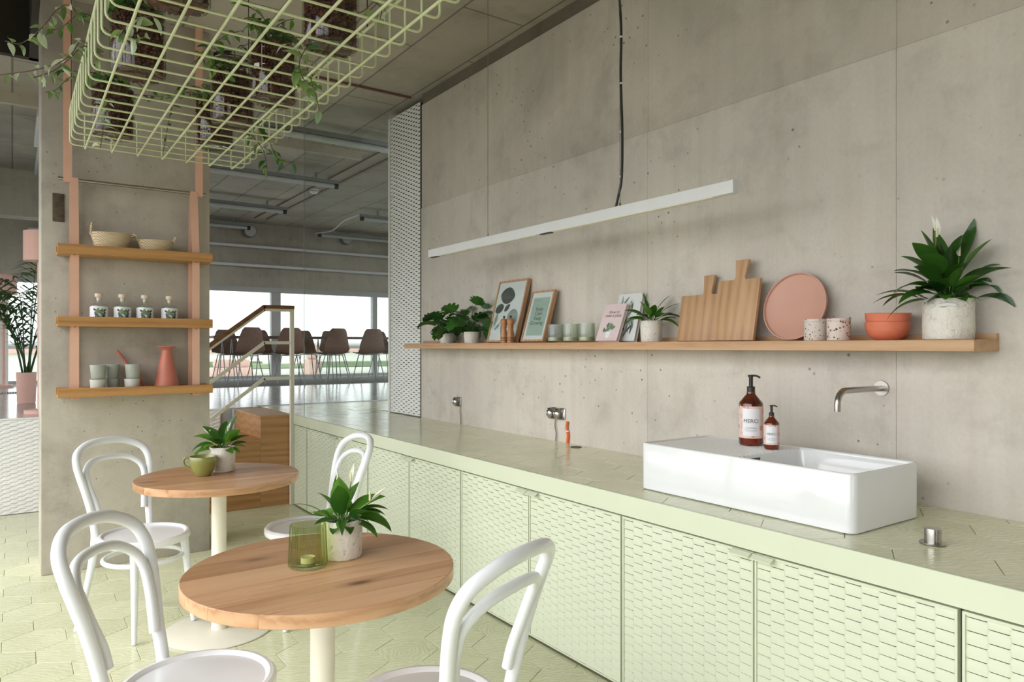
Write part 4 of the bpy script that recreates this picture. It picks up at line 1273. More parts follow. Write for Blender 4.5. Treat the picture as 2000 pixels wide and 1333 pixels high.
o, pr, w = picture_frame('tall oak frame with a grey leaf print, left of the sage print', 950, 1006, 2.662, 0.432, 2.770)
H_ = 0.432
art(pr, 'printed_leaf', [ellipse(w * 0.40, 0.325, 0.085, 0.060, radians(-8), 20, 0.3)], 'leaf_print', 0, 0, -0.0052)
art(pr, 'printed_leaf', [ellipse(w * 0.20, 0.235, 0.050, 0.034, radians(20), 16, 0.2), ellipse(w * 0.46, 0.238, 0.035, 0.020, radians(40), 16, 0.2)], 'leaf_print', 0, 0, -0.0052)
art(pr, 'printed_leaf', [ellipse(w * 0.15, 0.16, 0.05, 0.018, radians(80), 12, 0.5), ellipse(w * 0.45, 0.075, 0.075, 0.020, radians(112), 12, 0.5), ellipse(w * 0.25, 0.11, 0.04, 0.012, radians(40), 12, 0.5)], 'leaf_print_pale', 0, 0, -0.0052)
art(pr, 'printed_circle', [ellipse(w * 0.70, 0.165, 0.062, 0.062, 0, 28)], 'leaf_print_pale', 0, 0, -0.0056)

o, pr, w = picture_frame('smaller oak frame with a sage green lettered print', 1016, 1060, 2.655, 0.338, 2.752)
MB().box(0.034, w - 0.034, 0.0052, 0.0062, 0.040, 0.338 - 0.046).build('sage_field', 'sage_print', pr, smooth=0)
for i, wd in enumerate(('Keep', 'Calm', 'Keep', 'Growing')):
    tv, tf = text_mesh(wd, 0.036)
    MB().add([(x + w * 0.5, 0.0048, y + 0.215 - 0.031 * i) for x, y, *_ in tv], tf).build('lettering', 'ink', pr, smooth=0, recalc=False)

# pepper mills
mill_prof = [(0, 0), (0.023, 0), (0.024, 0.002), (0.024, 0.014), (0.0225, 0.016), (0.024, 0.018), (0.024, 0.028), (0.0225, 0.030), (0.0245, 0.033), (0.0245, 0.045), (0.0205, 0.066), (0.0165, 0.085), (0.0160, 0.094), (0.0190, 0.103), (0.0190, 0.108), (0.0175, 0.111), (0.0200, 0.118), (0.0245, 0.132), (0.0235, 0.148), (0.015, 0.157), (0.0, 0.159)]
mill_me = MB().lathe(mill_prof, 28).mesh('mill_body', 'mill_wood')
mill_rg = MB().lathe([(0.0246, 0.0145), (0.0249, 0.016), (0.0246, 0.0175)], 28).lathe([(0.0246, 0.0285), (0.0249, 0.030), (0.0246, 0.0315)], 28).mesh('dark_ring', 'black')
mill_kn = MB().lathe([(0, 0.158), (0.004, 0.158), (0.004, 0.162), (0.0075, 0.165), (0.0078, 0.171), (0.005, 0.175), (0, 0.176)], 16).mesh('knob', 'black')
for u, lab in ((984.5, 'turned wooden pepper mill on the left of the pair'), (997.5, 'turned wooden pepper mill on the right of the pair')):
    t = thing('pepper_mill', lab, 'pepper mill', on_shelf(u, 2.630), 0, 'pepper mills')
    link('mill_body', mill_me, t); link('dark_ring', mill_rg, t); link('knob', mill_kn, t)

# ribbed tumblers
def tumbler_mesh(rb, rt, h, ribs, wall=0.003, d=0.0014):
    n_ = ribs * 4
    prof = [(0, 0.0), (rb * .8, 0.0), (rb * .95, 0.002), (rb, 0.008), (rb + (rt - rb) * .5, h * .5), (rt, h)]
    inner = [(rt - wall, h), (rb + (rt - rb) * .5 - wall, h * .5), (rb - wall, 0.012), (rb * .7, 0.009), (0, 0.009)]
    m = MB()
    m.lathe([prof[0]], n_)
    m = MB()
    m.lathe(prof, n_, rib=ribs, rib_d=d)
    m.lathe([prof[-1], inner[0]], n_)
    m.lathe(inner, n_)
    return m
tm = tumbler_mesh(0.047, 0.046, 0.108, 34).mesh('tumbler', 'sage_glass', 60)
wax = MB().lathe([(0, 0.0095), (0.042, 0.0095), (0.043, 0.030), (0.0, 0.031)], 24).mesh('candle', 'candle')
for u, lab in ((1084, 'sage ribbed glass tumbler beside the sage framed print'), (1114, 'sage ribbed glass tumbler in the middle of the three'), (1145.5, 'sage ribbed glass tumbler beside the pink book')):
    t = thing('ribbed_tumbler', lab, 'glass', on_shelf(u, 2.675), 0, 'sage tumblers on the shelf')
    link('glass_body', tm, t); link('candle', wax, t)

# books
def book(label, u0, u1, xb, h, xt, thick, cover):
    o, w = leaning('book', label, 'book', u0, u1, xb, h, xt, 'books on the shelf', thick)
    MB().box(0.002, w - 0.004, 0.003, thick - 0.003, 0.003, h - 0.003).build('pages', 'pages', o, smooth=0)
    c = MB().box(0, w, 0, 0.003, 0, h).box(0, w, thick - 0.003, thick, 0, h).box(0, 0.0025, 0.003, thick - 0.003, 0, h).build('cover', cover, o, smooth=0)
    return o, c, w
o, c, w = book('botanical pattern book behind the pink book', 1192, 1238, 2.700, 0.268, 2.770, 0.022, 'book_white')
rd = random.Random(5)
for i in range(26):
    L = rd.uniform(0.03, 0.07)
    art(c, 'printed_leaf', [ellipse(rd.uniform(0.03, w - 0.03), rd.uniform(0.04, 0.235), L * .5, L * .11, rd.choice([1, -1]) * radians(rd.uniform(40, 100)), 10, 0.6)], rd.choice(['leaf_print_pale', 'leaf_print_green', 'leaf_print_pale', 'leaf_print']), 0, 0, -(-0.0006))
o, c, w = book('pink book titled How to raise a plant', 1163, 1203.5, 2.640, 0.218, 2.720, 0.020, 'book_pink')
for i, (wd, sz, zz) in enumerate((('How to', 0.026, 0.168), ('raise a plant', 0.026, 0.147))):
    tv, tf = text_mesh(wd, sz)
    MB().add([(x + w * 0.53, -0.0006, y + zz) for x, y, *_ in tv], tf).build('lettering', 'ink', c, smooth=0, recalc=False)
for i in range(16):
    a_ = rd.uniform(0, pi); rr = rd.uniform(0.008, 0.034)
    art(c, 'printed_leaf', [ellipse(w * .5 + rr * 1.15 * cos(a_), 0.060 + rr * 1.1 * sin(a_), 0.015, 0.009, rd.uniform(0, pi), 10, 0.3)], rd.choice(['leaf_print_green', 'leaf_print_green', 'leaf_print_pale', 'hedge']), 0, 0, 0.0006 + i * 0.00004)
art(c, 'printed_pot', [[(w * .5 - .018, .052), (w * .5 - .014, .016), (w * .5 + .014, .016), (w * .5 + .018, .052)]], 'paper', 0, 0, 0.0005)

# chopping boards
def board(label, u0, u1, xb, body_h, h, hx0, hx1, xt, th=0.018):
    o, w = leaning('chopping_board', label, 'chopping board', u0, u1, xb, h, xt, 'oak chopping boards', th)
    hb = (hx0 + hx1) / 2 * w; hw = (hx1 - hx0) * w / 2
    out = [(0, 0), (w, 0), (w, body_h), (hb + hw * .82, body_h), (hb + hw * .72, body_h + 0.012), (hb + hw, h), (hb - hw, h), (hb - hw * .72, body_h + 0.012), (hb - hw * .82, body_h), (0, body_h)]
    n_ = len(out)
    m = MB(); m.add([(x, 0, z) for x, z in out] + [(x, th, z) for x, z in out], [tuple(range(n_)), tuple(n_ + k for k in range(n_))[::-1]] + [(k, n_ + k, n_ + (k + 1) % n_, (k + 1) % n_) for k in range(n_)])
    m.build('board', 'oak_board', o, bevel=0.002, seg=2, smooth=40)
    return o
board('smaller oak chopping board, left and behind the taller one', 1321, 1402, 2.705, 0.228, 0.322, 0.50, 0.76, 2.760)
board('taller oak chopping board leaning in front of the smaller one', 1388, 1470, 2.665, 0.285, 0.378, 0.37, 0.68, 2.738)

# round tray leaning on the wall
R_t = 0.148
p = pix(1541, 660, x=2.700)
tr = thing('round_tray', 'round dusty pink tray leaning on the wall', 'tray', (2.700, p.y, ZS + 0.0008 + 0.021 * sin(radians(12.5))))
tr.rotation_euler = (-radians(12.5), 0, -pi / 2)
MB().lathe([(0, 0.0), (R_t - 0.012, 0.0), (R_t - 0.003, 0.003), (R_t, 0.010), (R_t, 0.020), (R_t - 0.005, 0.020), (R_t - 0.006, 0.010), (R_t - 0.012, 0.006), (0, 0.0055)], 72).move(mat=Matrix.Translation((0, 0.020, R_t)) @ Matrix.Rotation(pi / 2, 4, 'X')).build('tray_dish', 'tray', tr)

# terrazzo jars
for u, mt, lab in ((1592.5, 'terrazzo_pale', 'pale terrazzo lidded jar in front of the pink tray'), (1638, 'terrazzo_bold', 'boldly speckled terrazzo lidded jar right of the pale one')):
    t = thing('terrazzo_jar', lab, 'jar', on_shelf(u, 2.652), 0.4, 'terrazzo jars')
    MB().lathe([(0, 0), (0.042, 0), (0.0435, 0.002), (0.0435, 0.074), (0.0, 0.074)], 40).build('jar_body', mt, t)
    MB().lathe([(0, 0.0745), (0.0435, 0.0745), (0.0442, 0.0765), (0.0442, 0.084), (0.043, 0.086), (0, 0.086)], 40).build('lid', mt, t)

# coral bowls
bp = [(0, 0), (0.040, 0), (0.048, 0.003), (0.068, 0.020), (0.0765, 0.045), (0.0785, 0.0665), (0.0775, 0.0675), (0.076, 0.0665), (0.073, 0.045), (0.060, 0.018), (0.035, 0.007), (0, 0.007)]
bm_ = MB().lathe(bp, 48).mesh('coral_bowl', 'bowl')
loc = on_shelf(1733.5, 2.69)
link('coral_bowl', bm_, None, loc, None, 'coral bowl at the bottom of the stacked pair', 'bowl', 'stacked coral bowls')
b2 = link('coral_bowl', bm_, None, (loc[0], loc[1], loc[2] + 0.0345), (radians(2.0), radians(-2.2), 0), 'coral bowl nested tilted on top of the other bowl', 'bowl', 'stacked coral bowls')

# ------------------------------------------------------------------ things on the tables
p = pix(601.5, 1107, z=0.75)
t = thing('ribbed_candle_glass', 'olive ribbed glass with a tealight on the near table', 'glass', (p.x, p.y, 0.7520))
tumbler_mesh(0.0525, 0.0475, 0.118, 40, 0.0035, 0.0026).build('glass_body', 'green_glass', t, smooth=60)
MB().lathe([(0, 0.0095), (0.020, 0.0095), (0.020, 0.026), (0.019, 0.026), (0.019, 0.022), (0, 0.022)], 24).build('tealight', 'candle', t)

p = pix(397, 930, z=0.75)
t = thing('mug', 'olive green mug on the far table beside the lily pot', 'mug', (p.x, p.y, 0.7520), -YAW)
MB().lathe([(0, 0), (0.032, 0), (0.036, 0.003), (0.050, 0.030), (0.0595, 0.062), (0.0615, 0.092), (0.0605, 0.0935), (0.059, 0.092), (0.056, 0.062), (0.047, 0.030), (0.030, 0.008), (0, 0.008)], 44).build('mug_body', 'olive_mug', t)
MB().lathe([(0, 0.070), (0.056, 0.070)], 32).build('coffee', 'mug_inside', t)
MB().tube(smooth_path([(-0.058, -0.004, 0.084), (-0.082, -0.006, 0.086), (-0.092, -0.006, 0.070), (-0.082, -0.006, 0.046), (-0.047, -0.004, 0.026)], 6), 0.0065, 10, squash=0.7).build('handle', 'olive_mug', t)

# ------------------------------------------------------------------ hanging shelf unit on the pillar
hs = thing('hanging_shelf_unit', 'three tier oak shelf hung on salmon steel straps at the pillar', 'shelf', (0.64, 5.0, 0))
hx = 0.64; YF, YR = 4.905, 5.092        # front and rear of the shelves
def loc_(x, y): return x - hx, y - 5.0
shelf_z = []
for zt_, zb2 in ((1.978, 1.922), (1.5515, 1.494), (1.128, 1.073)):
    s = MB().box(0.217 - hx, 1.066 - hx, YF + 0.012 - 5, YR - 0.012 - 5, zb2, zb2 + 0.014).build('shelf_board', 'oak_hang', hs, smooth=0)
    MB().box(0.215 - hx, 1.068 - hx, YF - 5, YF + 0.012 - 5, zb2, zt_).build('front_lip', 'oak_hang', s, bevel=0.0015, seg=1)
    MB().box(0.215 - hx, 1.068 - hx, YR - 0.012 - 5, YR - 5, zb2, zt_).build('back_lip', 'oak_hang', s, bevel=0.0015, seg=1)
    shelf_z.append(zb2 + 0.014)
    for xs in (0.303, 0.975):
        MB().lathe([(0, -0.006), (0.008, -0.006), (0.009, -0.003), (0.009, 0.0)], 12, (xs - hx, 4.947 - 5, zb2)).build('bolt', 'coral', s)
MB().tube([(0.222 - hx, 5.02 - 5, 2.378), (1.051 - hx, 5.02 - 5, 2.378)], 0.0105, 14).build('rod', 'steel', hs)
def strap(pts, w, x, name='strap'):
    m = MB(); t_ = 0.0015
    vs, fs = [], []
    for (y, z) in pts:
        vs += [(x - w / 2 - hx, y - 5 - t_, z), (x + w / 2 - hx, y - 5 - t_, z), (x + w / 2 - hx, y - 5 + t_, z), (x - w / 2 - hx, y - 5 + t_, z)]
    for i in range(len(pts) - 1):
        for k in range(4):
            fs.append((i * 4 + k, i * 4 + (k + 1) % 4, i * 4 + 4 + (k + 1) % 4, i * 4 + 4 + k))
    fs += [(0, 1, 2, 3), tuple(4 * (len(pts) - 1) + k for k in (3, 2, 1, 0))]
    return m.add(vs, fs).build(name, 'strap', hs, smooth=0)
for x in (0.303, 0.972):
    strap([(5.008, 2.389), (4.944, 1.978), (4.941, 1.06)], 0.044, x)
    strap([(5.032, 2.389), (5.072, 1.978), (5.076, 1.06)], 0.044, x)
    strap([(5.007, 2.3885), (5.033, 2.3892)], 0.044, x, 'strap_loop')
    strap([(4.941, 1.064), (5.076, 1.0645)], 0.044, x, 'strap_foot')
for x in (0.271, 1.005):
    strap([(5.009, 2.36), (5.009, Z_CEIL)], 0.044, x, 'ceiling_strap')
    strap([(5.031, 2.36), (5.031, Z_CEIL)], 0.044, x, 'ceiling_strap')
    strap([(5.009, 2.361), (5.031, 2.3615)], 0.044, x, 'strap_loop')

def on_tier(u, tier, y=4.9985):
    p = pix(u, 600, y=y)
    return (p.x, y, shelf_z[tier] + 0.0006)

# palm baskets
def basket(u, r, h, label, hl, hr):
    t = thing('palm_basket', label, 'basket', on_tier(u, 0, 4.9985), 0, 'palm baskets')
    m = MB().lathe([(0, 0), (r * .60, 0), (r * .66, 0.006), (r * .80, h * .45), (r * .98, h), (r * .96, h + .003), (r * .93, h), (r * .76, h * .45), (r * .60, 0.010), (0, 0.010)], 40, jitter=0.0012)
    m.v = [(x, y * 0.64, z) for x, y, z in m.v]
    m.build('basket_body', 'basket', t, smooth=60)
    for s, q in ((-1, hl), (1, hr)):
        pts = smooth_path([(s * r * .95, 0.022, h * .92), (s * (r * .95 + q[0] * .4), 0.024, h + q[1] * .8), (s * (r * .95 + q[0]), 0.0, h + q[1]), (s * (r * .95 + q[0] * .5), -0.024, h + q[1] * .75), (s * r * .95, -0.022, h * .92)], 5)
        MB().tube(pts, 0.0042, 8).build('handle', 'basket', t)
    return t
b1 = basket(217, 0.115, 0.130, 'taller woven palm basket on the top hanging shelf', (-0.012, 0.062), (0.018, -0.012))
MB().box(-0.06, 0.01, 0.045, 0.052, 0.10, 0.143).build('inner_flap', 'oak_hang', b1, rot=(0, radians(8), 0))
basket(304, 0.108, 0.105, 'lower woven palm basket on the top hanging shelf', (0.022, 0.030), (0.022, 0.036))

# four clear bottles
gb = MB().lathe([(0, 0), (0.044, 0), (0.0475, 0.003), (0.0475, 0.108), (0.046, 0.116), (0.036, 0.124), (0.018, 0.130), (0.015, 0.135), (0.015, 0.160), (0.0165, 0.161), (0.0165, 0.165), (0.013, 0.165), (0.013, 0.135)], 36).mesh('bottle_glass', 'glass')
gl = MB().lathe([(0.0480, 0.012), (0.0480, 0.106)], 36).mesh('label', 'gin_label')
gk = MB().lathe([(0, 0.145), (0.0125, 0.145), (0.0135, 0.166), (0.0135, 0.167), (0.021, 0.167), (0.022, 0.169), (0.022, 0.186), (0.021, 0.188), (0, 0.188)], 24).mesh('stopper', 'cork')
gq = MB().lathe([(0, 0.004), (0.045, 0.004), (0.045, 0.110), (0, 0.110)], 30).mesh('contents', 'gin_label')
rd = random.Random(3)
em = {}
for k, mt in enumerate(('hedge', 'leaf_print_green', 'leaf_print', 'black')):
    m = MB()
    if mt == 'black':
        polys = [ellipse(s * 0.029, 0.088, 0.013, 0.006, s * radians(35), 10, .5) for s in (-1, 1)] + [ellipse(s * (0.026 - .002 * j), 0.072 - 0.011 * j, 0.010, 0.005, -s * radians(50), 10, .5) for s in (-1, 1) for j in range(5)]
        rr = 0.0484
    elif mt == 'leaf_print':
        polys = [ellipse(s * 0.014, 0.048, 0.018, 0.009, s * radians(70), 12, .4) for s in (-1, 1)]; rr = 0.0486
    elif mt == 'leaf_print_green':
        polys = [ellipse(rd.uniform(-.022, .022), rd.uniform(.045, .085), 0.015, 0.009, rd.uniform(0, pi), 12, .4) for j in range(7)]; rr = 0.0489
    else:
        polys = [ellipse(rd.uniform(-.020, .016), rd.uniform(.05, .09), 0.011, 0.007, rd.uniform(0, pi), 12, .4) for j in range(6)]; rr = 0.0492
    for j, pl in enumerate(polys):
        m.add(wrap_on(pl, rr + j * 0.00003), [tuple(range(len(pl)))])
    em[mt] = m.mesh('printed_leaf', {'hedge': 'leaf_yellow'}.get(mt, mt) if 'leaf_yellow' in M else mt, 0, recalc=False)
for u, lab in ((193, 'clear bottle with a leafy emblem, leftmost on the middle hanging shelf'), (239, 'clear bottle with a leafy emblem, second from the left on the middle shelf'), (283, 'clear bottle with a leafy emblem, third from the left on the middle shelf'), (331, 'clear bottle with a leafy emblem, rightmost on the middle hanging shelf')):
    t = thing('stoppered_bottle', lab, 'bottle', on_tier(u, 1), -YAW * 0.75 + radians(34 - 0.02 * u), 'clear bottles on the middle shelf')
    g_ = link('bottle_glass', gb, t); link('stopper', gk, t)
    L_ = link('label', gl, t); link('contents', gq, t)
    for mt, me in em.items(): link('printed_leaf', me, L_)

# stacked stoneware cups
cm = MB().lathe([(0, 0), (0.034, 0), (0.037, 0.003), (0.0445, 0.086), (0.0440, 0.088), (0.0425, 0.087), (0.035, 0.010), (0, 0.008)], 36)
cme = {'cup': cm.mesh('stoneware_cup', 'cup'), 'cup_pale': cm.mesh('stoneware_cup', 'cup_pale')}
for u, tier, mt, y, lab in ((191.5, 0, 'cup_pale', 4.964, 'pale grey cup, lower one of the left stack'), (191.5, 1, 'cup', 4.964, 'sage grey cup, upper one of the left stack'),
                         (218.5, 0, 'cup', 5.033, 'grey cup, lower one of the middle stack'), (218.5, 1, 'cup', 5.033, 'sage grey cup, upper one of the middle stack'),
                         (258, 0, 'cup_pale', 4.964, 'pale grey cup, lower one of the stack beside the watering can'), (259.5, 1, 'cup', 4.964, 'sage grey cup, upper one of the stack beside the watering can')):
    l = on_tier(u, 2, y)
    link('stoneware_cup', cme[mt], None, (l[0], l[1], l[2] + tier * 0.0885), None, lab, 'cup', 'stacked cups on the lowest hanging shelf')

# watering can
l = on_tier(325.5, 2, 4.9985)
wc = thing('watering_can', 'coral conical watering can with a long thin spout on the lowest shelf', 'watering can', l, radians(-3))
MB().lathe([(0, 0), (0.076, 0), (0.0790, 0.004), (0.078, 0.012), (0.030, 0.250), (0.028, 0.262), (0.034, 0.272), (0.058, 0.284), (0.058, 0.288), (0.050, 0.288), (0.026, 0.268), (0.0, 0.262)], 48).build('can_body', 'coral', wc)
MB().tube([(-0.065, 0.01, 0.022), (-0.110, 0.040, 0.028), (-0.130, 0.045, 0.045), (-0.175, 0.048, 0.112), (-0.278, 0.048, 0.262)], [0.016, 0.0125, 0.011, 0.0095, 0.0085], 12).build('spout', 'coral', wc)

# ------------------------------------------------------------------ hanging wire basket with jars
BH = 1.0
BZ = CAM_H + BH
BX0, BX1 = 0.302, 1.012
BY0, BY1 = 0.86, 4.17
pitch = 0.1183
bk = thing('hanging_wire_basket', 'pale green wire grid tray hanging from the ceiling above the tables', 'hanging basket', (0, 0, 0))
RW = 0.0042
side_h = 0.178
BEND = 0.022
def u_wire(along, fixed):
    """wire across the tray with both ends bent up"""
    if along == 'x':
        a, b = BX0 - 0.066, BX1 + 0.066
        f = lambda q, z: (q, fixed, z)
    else:
        a, b = BY0 - 0.03, BY1 + 0.03
        f = lambda q, z: (fixed, q, z)
    zb = BZ
    pts = [f(a, zb + side_h), f(a, zb + BEND)]
    for i in range(1, 5):
        an = radians(90 * i / 4); pts.append(f(a + BEND * (1 - cos(an)), zb + BEND * (1 - sin(an))))
    for i in range(0, 4):
        an = radians(90 * i / 4); pts.append(f(b - BEND + BEND * sin(an), zb + BEND * (1 - cos(an))))
    pts += [f(b, zb + BEND), f(b, zb + side_h)]
    return pts
ny = int((BY1 - BY0) / pitch)
for i in range(ny + 1):
    MB().tube([(x, y, z + 2 * RW) for x, y, z in u_wire('x', BY1 - i * pitch)], RW, 8).build('cross_wire', 'wire_green', bk, smooth=60)
for i in range(7):
    MB().tube(u_wire('y', BX0 + i * pitch), RW * 1.12, 8).build('long_wire', 'wire_green', bk, smooth=60)
rim = [(BX0 - .066, BY0 - .03), (BX1 + .066, BY0 - .03), (BX1 + .066, BY1 + .03), (BX0 - .066, BY1 + .03)]
for i in range(4):
    a, b = rim[i], rim[(i + 1) % 4]
    MB().tube([(*a, BZ + side_h), (*b, BZ + side_h)], RW * 1.2, 8).build('rim_wire', 'wire_green', bk)
for (x, y) in ((BX0 - .066, BY1 - 0.08), (BX1 + .066, BY1 - 0.08), (BX0 - .066, BY1 - 1.7), (BX1 + .066, BY1 - 1.7), (BX0 - .066, BY0 + .1), (BX1 + .066, BY0 + .1)):
    MB().tube([(x, y, BZ + side_h), (x, y, Z_CEIL)], 0.0022, 6).build('hanger_rod', 'black', bk)

# jar: glass, clay pellets
JR, JH = 0.095, 0.30
jg = MB().lathe([(0, 0.004), (JR * .7, 0.003), (JR * .86, 0.0), (JR * .96, 0.006), (JR, 0.020), (JR, JH - 0.03), (JR * .90, JH - 0.008), (JR * .86, JH), (JR * .84, JH)], 40).mesh('jar_glass', 'jar_glass')
rd = random.Random(12)
ico = bmesh.new(); bmesh.ops.create_icosphere(ico, subdivisions=1, radius=1.0)
iv = [v.co.copy() for v in ico.verts]; ifc = [tuple(v.index for v in f.verts) for f in ico.faces]; ico.free()
pm = MB()
JF = 0.235
def pellet(x, y, z, s):
    rot = Matrix.Rotation(rd.uniform(0, 6.28), 3, Vector((rd.uniform(-1, 1), rd.uniform(-1, 1), rd.uniform(-1, 1))).normalized())
    sc_ = Vector((rd.uniform(.85, 1.15), rd.uniform(.85, 1.15), rd.uniform(.7, 1.0))) * s
    pm.add([tuple(Vector((x, y, z)) + Vector((q.x * sc_.x, q.y * sc_.y, q.z * sc_.z))) for q in (rot @ w for w in iv)], ifc)
z = 0.014
while z < JF:
    for k in range(34):
        a = 2 * pi * (k + rd.random() * .6 + (int(z * 90) % 2) * .5) / 34
        rr = JR - 0.0125 - rd.random() * 0.005
        pellet(rr * cos(a), rr * sin(a), z + rd.uniform(-.004, .004), rd.uniform(.0075, .0098))
    z += 0.0135
for k in range(70):
    rr = (JR - .02) * sqrt(rd.random()); a = rd.uniform(0, 6.28)
    pellet(rr * cos(a), rr * sin(a), JF + rd.uniform(-.004, .003), .009)
    if k < 70: pellet(rr * cos(a), rr * sin(a), 0.014, .0095)
pell = pm.mesh('clay_pellets', 'pellets', 0)
core = MB().lathe([(0, 0.012), (JR * .82, 0.012), (JR * .82, JF - .004), (0, JF - .004)], 24).mesh('pellet_core', 'pellets')

LEAF_V = {}
def vine_leaf(kind, k):
    key = (kind, k)
    if key not in LEAF_V:
        rr = random.Random(k * 7 + len(kind))
        L = {'small': 0.030, 'mid': 0.044, 'big': 0.060}[kind]
        LEAF_V[key] = leaf_mesh(0, rr.uniform(0, 20), rr.uniform(-50, -10), 0.006, L, L * rr.uniform(.40, .55), fold=0.35, n_=7, pet_r=0.0009)
    return LEAF_V[key]
LM = {}
def vine(parent, pts, n_leaf, kind, mat, seed, stem='vine_stem', r=0.0016, name='vine', spread=1.0):
    """pts in world space; the jar's Empty sits at its base without rotation"""
    rr = random.Random(seed)
    o = parent.location
    n_leaf = int(n_leaf * 1.45)
    path = smooth_path([Vector(p) - o for p in pts], 6)
    v = MB().tube(path, r, 5).build(name, stem, parent)
    n_ = len(path)
    for i in range(n_leaf):
        f = (i + 0.5 + rr.uniform(-.3, .3)) / n_leaf * (n_ - 1)
        a = int(f); q = f - a
        p = path[a] * (1 - q) + path[min(a + 1, n_ - 1)] * q
        mt = mat if isinstance(mat, str) else rr.choice(mat)
        k = rr.randrange(3)
        key = (kind, k, mt)
        if key not in LM: LM[key] = vine_leaf(kind, k).mesh('leaf', mt, 70, recalc=False)
        s = rr.uniform(.8, 1.35)
        lf = link('leaf', LM[key], v, p, (rr.uniform(-.9, .9) * spread, rr.uniform(-.2, 1.2), rr.uniform(0, 2 * pi)))
        lf.scale = (s, s, s)
    return v

jars = [(270, 152, 'clay pellet glass jar, under the second and third long wires on the left', 'big'),
        (345, 12, 'clay pellet glass jar cut by the top picture edge', 'mid'),
        (646, 98, 'clay pellet glass jar nearest the concrete wall', 'mid'),
        (534, 203, 'clay pellet glass jar with white scale marks in the middle of the tray', 'mid'),
        (431, 292, 'clay pellet glass jar at the far end of the tray', 'small'),
        (455, 246, 'clay pellet glass jar with a metal rim behind the marked one', 'small'),
        (208, 268, 'clay pellet glass jar at the far left corner of the tray', 'mid')]
zj = BZ + 3.3 * RW
JT = []
for i, (u, v_, lab, kind) in enumerate(jars):
    p = pix(u, v_, z=zj)
    if i == 4: p = Vector((p.x - 0.03, min(p.y, 3.98), p.z))
    if i == 6: p = Vector((max(p.x, BX0 + 0.10), p.y, p.z))
    t = thing('plant_jar', lab, 'plant jar', (p.x, p.y, zj), 0, 'plant jars in the hanging tray')
    link('jar_glass', jg, t)
    link('clay_pellets', pell, t)['kind'] = 'stuff'
    link('pellet_core', core, t)
    JT.append(t)
    rr = random.Random(100 + i)
    for k in range(13):
        az = rr.uniform(0, 360); base = t.location + Vector((rr.uniform(-.04, .04), rr.uniform(-.04, .04), JF))
        e0 = rr.uniform(50, 88)
        pts = arch_points(radians(az), radians(e0), radians(e0 - rr.uniform(60, 150)), rr.uniform(.12, .26), 5, tuple(base))
        vine(t, pts, 7, kind, ['vine_leaf', 'lily'] if i in (2, 3) else ['vine_leaf', 'monstera', 'lily'], 200 + i * 20 + k)
# scale marks on the middle jar
mk = JT[3]
for k in range(5):
    m = MB(); z0 = 0.06 + k * 0.035
    m.add(wrap_on([(0.004, z0), (0.018, z0), (0.018, z0 + .002), (0.004, z0 + .002)], JR + .0008), [(0, 1, 2, 3)])
    m.move(rz=-YAW + radians(-12)).build('scale_mark', 'paper', mk, smooth=0)
MB().add(wrap_on([(0.004, .05), (0.0055, .05), (0.0055, .21), (0.004, .21)], JR + .0008), [(0, 1, 2, 3)]).move(rz=-YAW + radians(-12)).build('scale_mark', 'paper', mk, smooth=0)
MB().add(wrap_on(rrect(-0.034, -0.006, .115, .137, .005, 3), JR + .0008), [tuple(range(16))]).move(rz=-YAW + radians(-12)).build('scale_field', 'paper', mk, smooth=0)
MB().lathe([(JR * .86, JH - .006), (JR * .90, JH - .004), (JR * .90, JH + .012), (JR * .84, JH + .012)], 36).build('metal_rim', 'chrome', JT[5])

# trailing vines seen left of the tray and below it (placed at the depth of the jar they grow from)
def px_path(ps, t): return [pix(u, v, t=t) for u, v in ps]
tl = 2.75
vine(JT[0], px_path([(215, 60), (165, 40), (135, 10), (110, 20), (90, 45), (70, 65), (40, 85), (10, 80)], tl), 16, 'mid', ['vine_leaf', 'vine_pale'], 401, r=0.0018)
vine(JT[0], px_path([(200, 110), (160, 80), (140, 105), (110, 125), (60, 138), (0, 146)], tl), 14, 'mid', ['vine_pale', 'vine_pale', 'vine_leaf'], 402, r=0.0022)
vine(JT[0], px_path([(195, 115), (165, 90), (135, 115), (105, 138), (65, 152)], tl + .02), 12, 'mid', ['vine_pale', 'vine_leaf'], 403, r=0.0022)
vine(JT[0], px_path([(210, 60), (175, 30), (150, 30), (125, 50), (100, 60)], tl), 10, 'mid', ['vine_leaf', 'lily'], 404)
vine(JT[1], px_path([(300, 30), (262, 40), (240, 60), (262, 75), (285, 72)], 2.3), 9, 'mid', ['vine_leaf', 'vine_pale'], 405)
vine(JT[6], px_path([(205, 190), (212, 205), (205, 225), (200, 262), (196, 290)], 3.3), 8, 'mid', ['vine_pale', 'vine_leaf'], 406)
vine(JT[6], px_path([(170, 165), (140, 150), (110, 175), (90, 180)], 3.35), 14, 'small', ['lily', 'vine_leaf'], 407)
vine(JT[3], px_path([(560, 80), (590, 110), (605, 150), (618, 190), (625, 225)], 2.75), 12, 'mid', ['vine_leaf', 'vine_pale'], 408)
vine(JT[2], px_path([(600, 90), (585, 120), (590, 150), (605, 165), (620, 175)], 2.4), 9, 'big', ['vine_leaf', 'lily'], 409)
vine(JT[2], px_path([(690, 30), (712, 20), (730, 5), (745, 20), (740, 45)], 2.35), 6, 'mid', ['vine_leaf', 'vine_pale'], 410)
vine(JT[4], px_path([(500, 240), (520, 262), (532, 290), (545, 312), (575, 318)], 3.5), 9, 'mid', ['monstera', 'lily'], 411)
vine(JT[4], px_path([(480, 250), (512, 290), (520, 318), (522, 330)], 3.5), 8, 'mid', ['monstera', 'vine_leaf'], 412)
vine(JT[4], px_path([(420, 170), (395, 185), (370, 180), (340, 195), (318, 300)], 3.4), 14, 'small', ['monstera', 'lily'], 413)
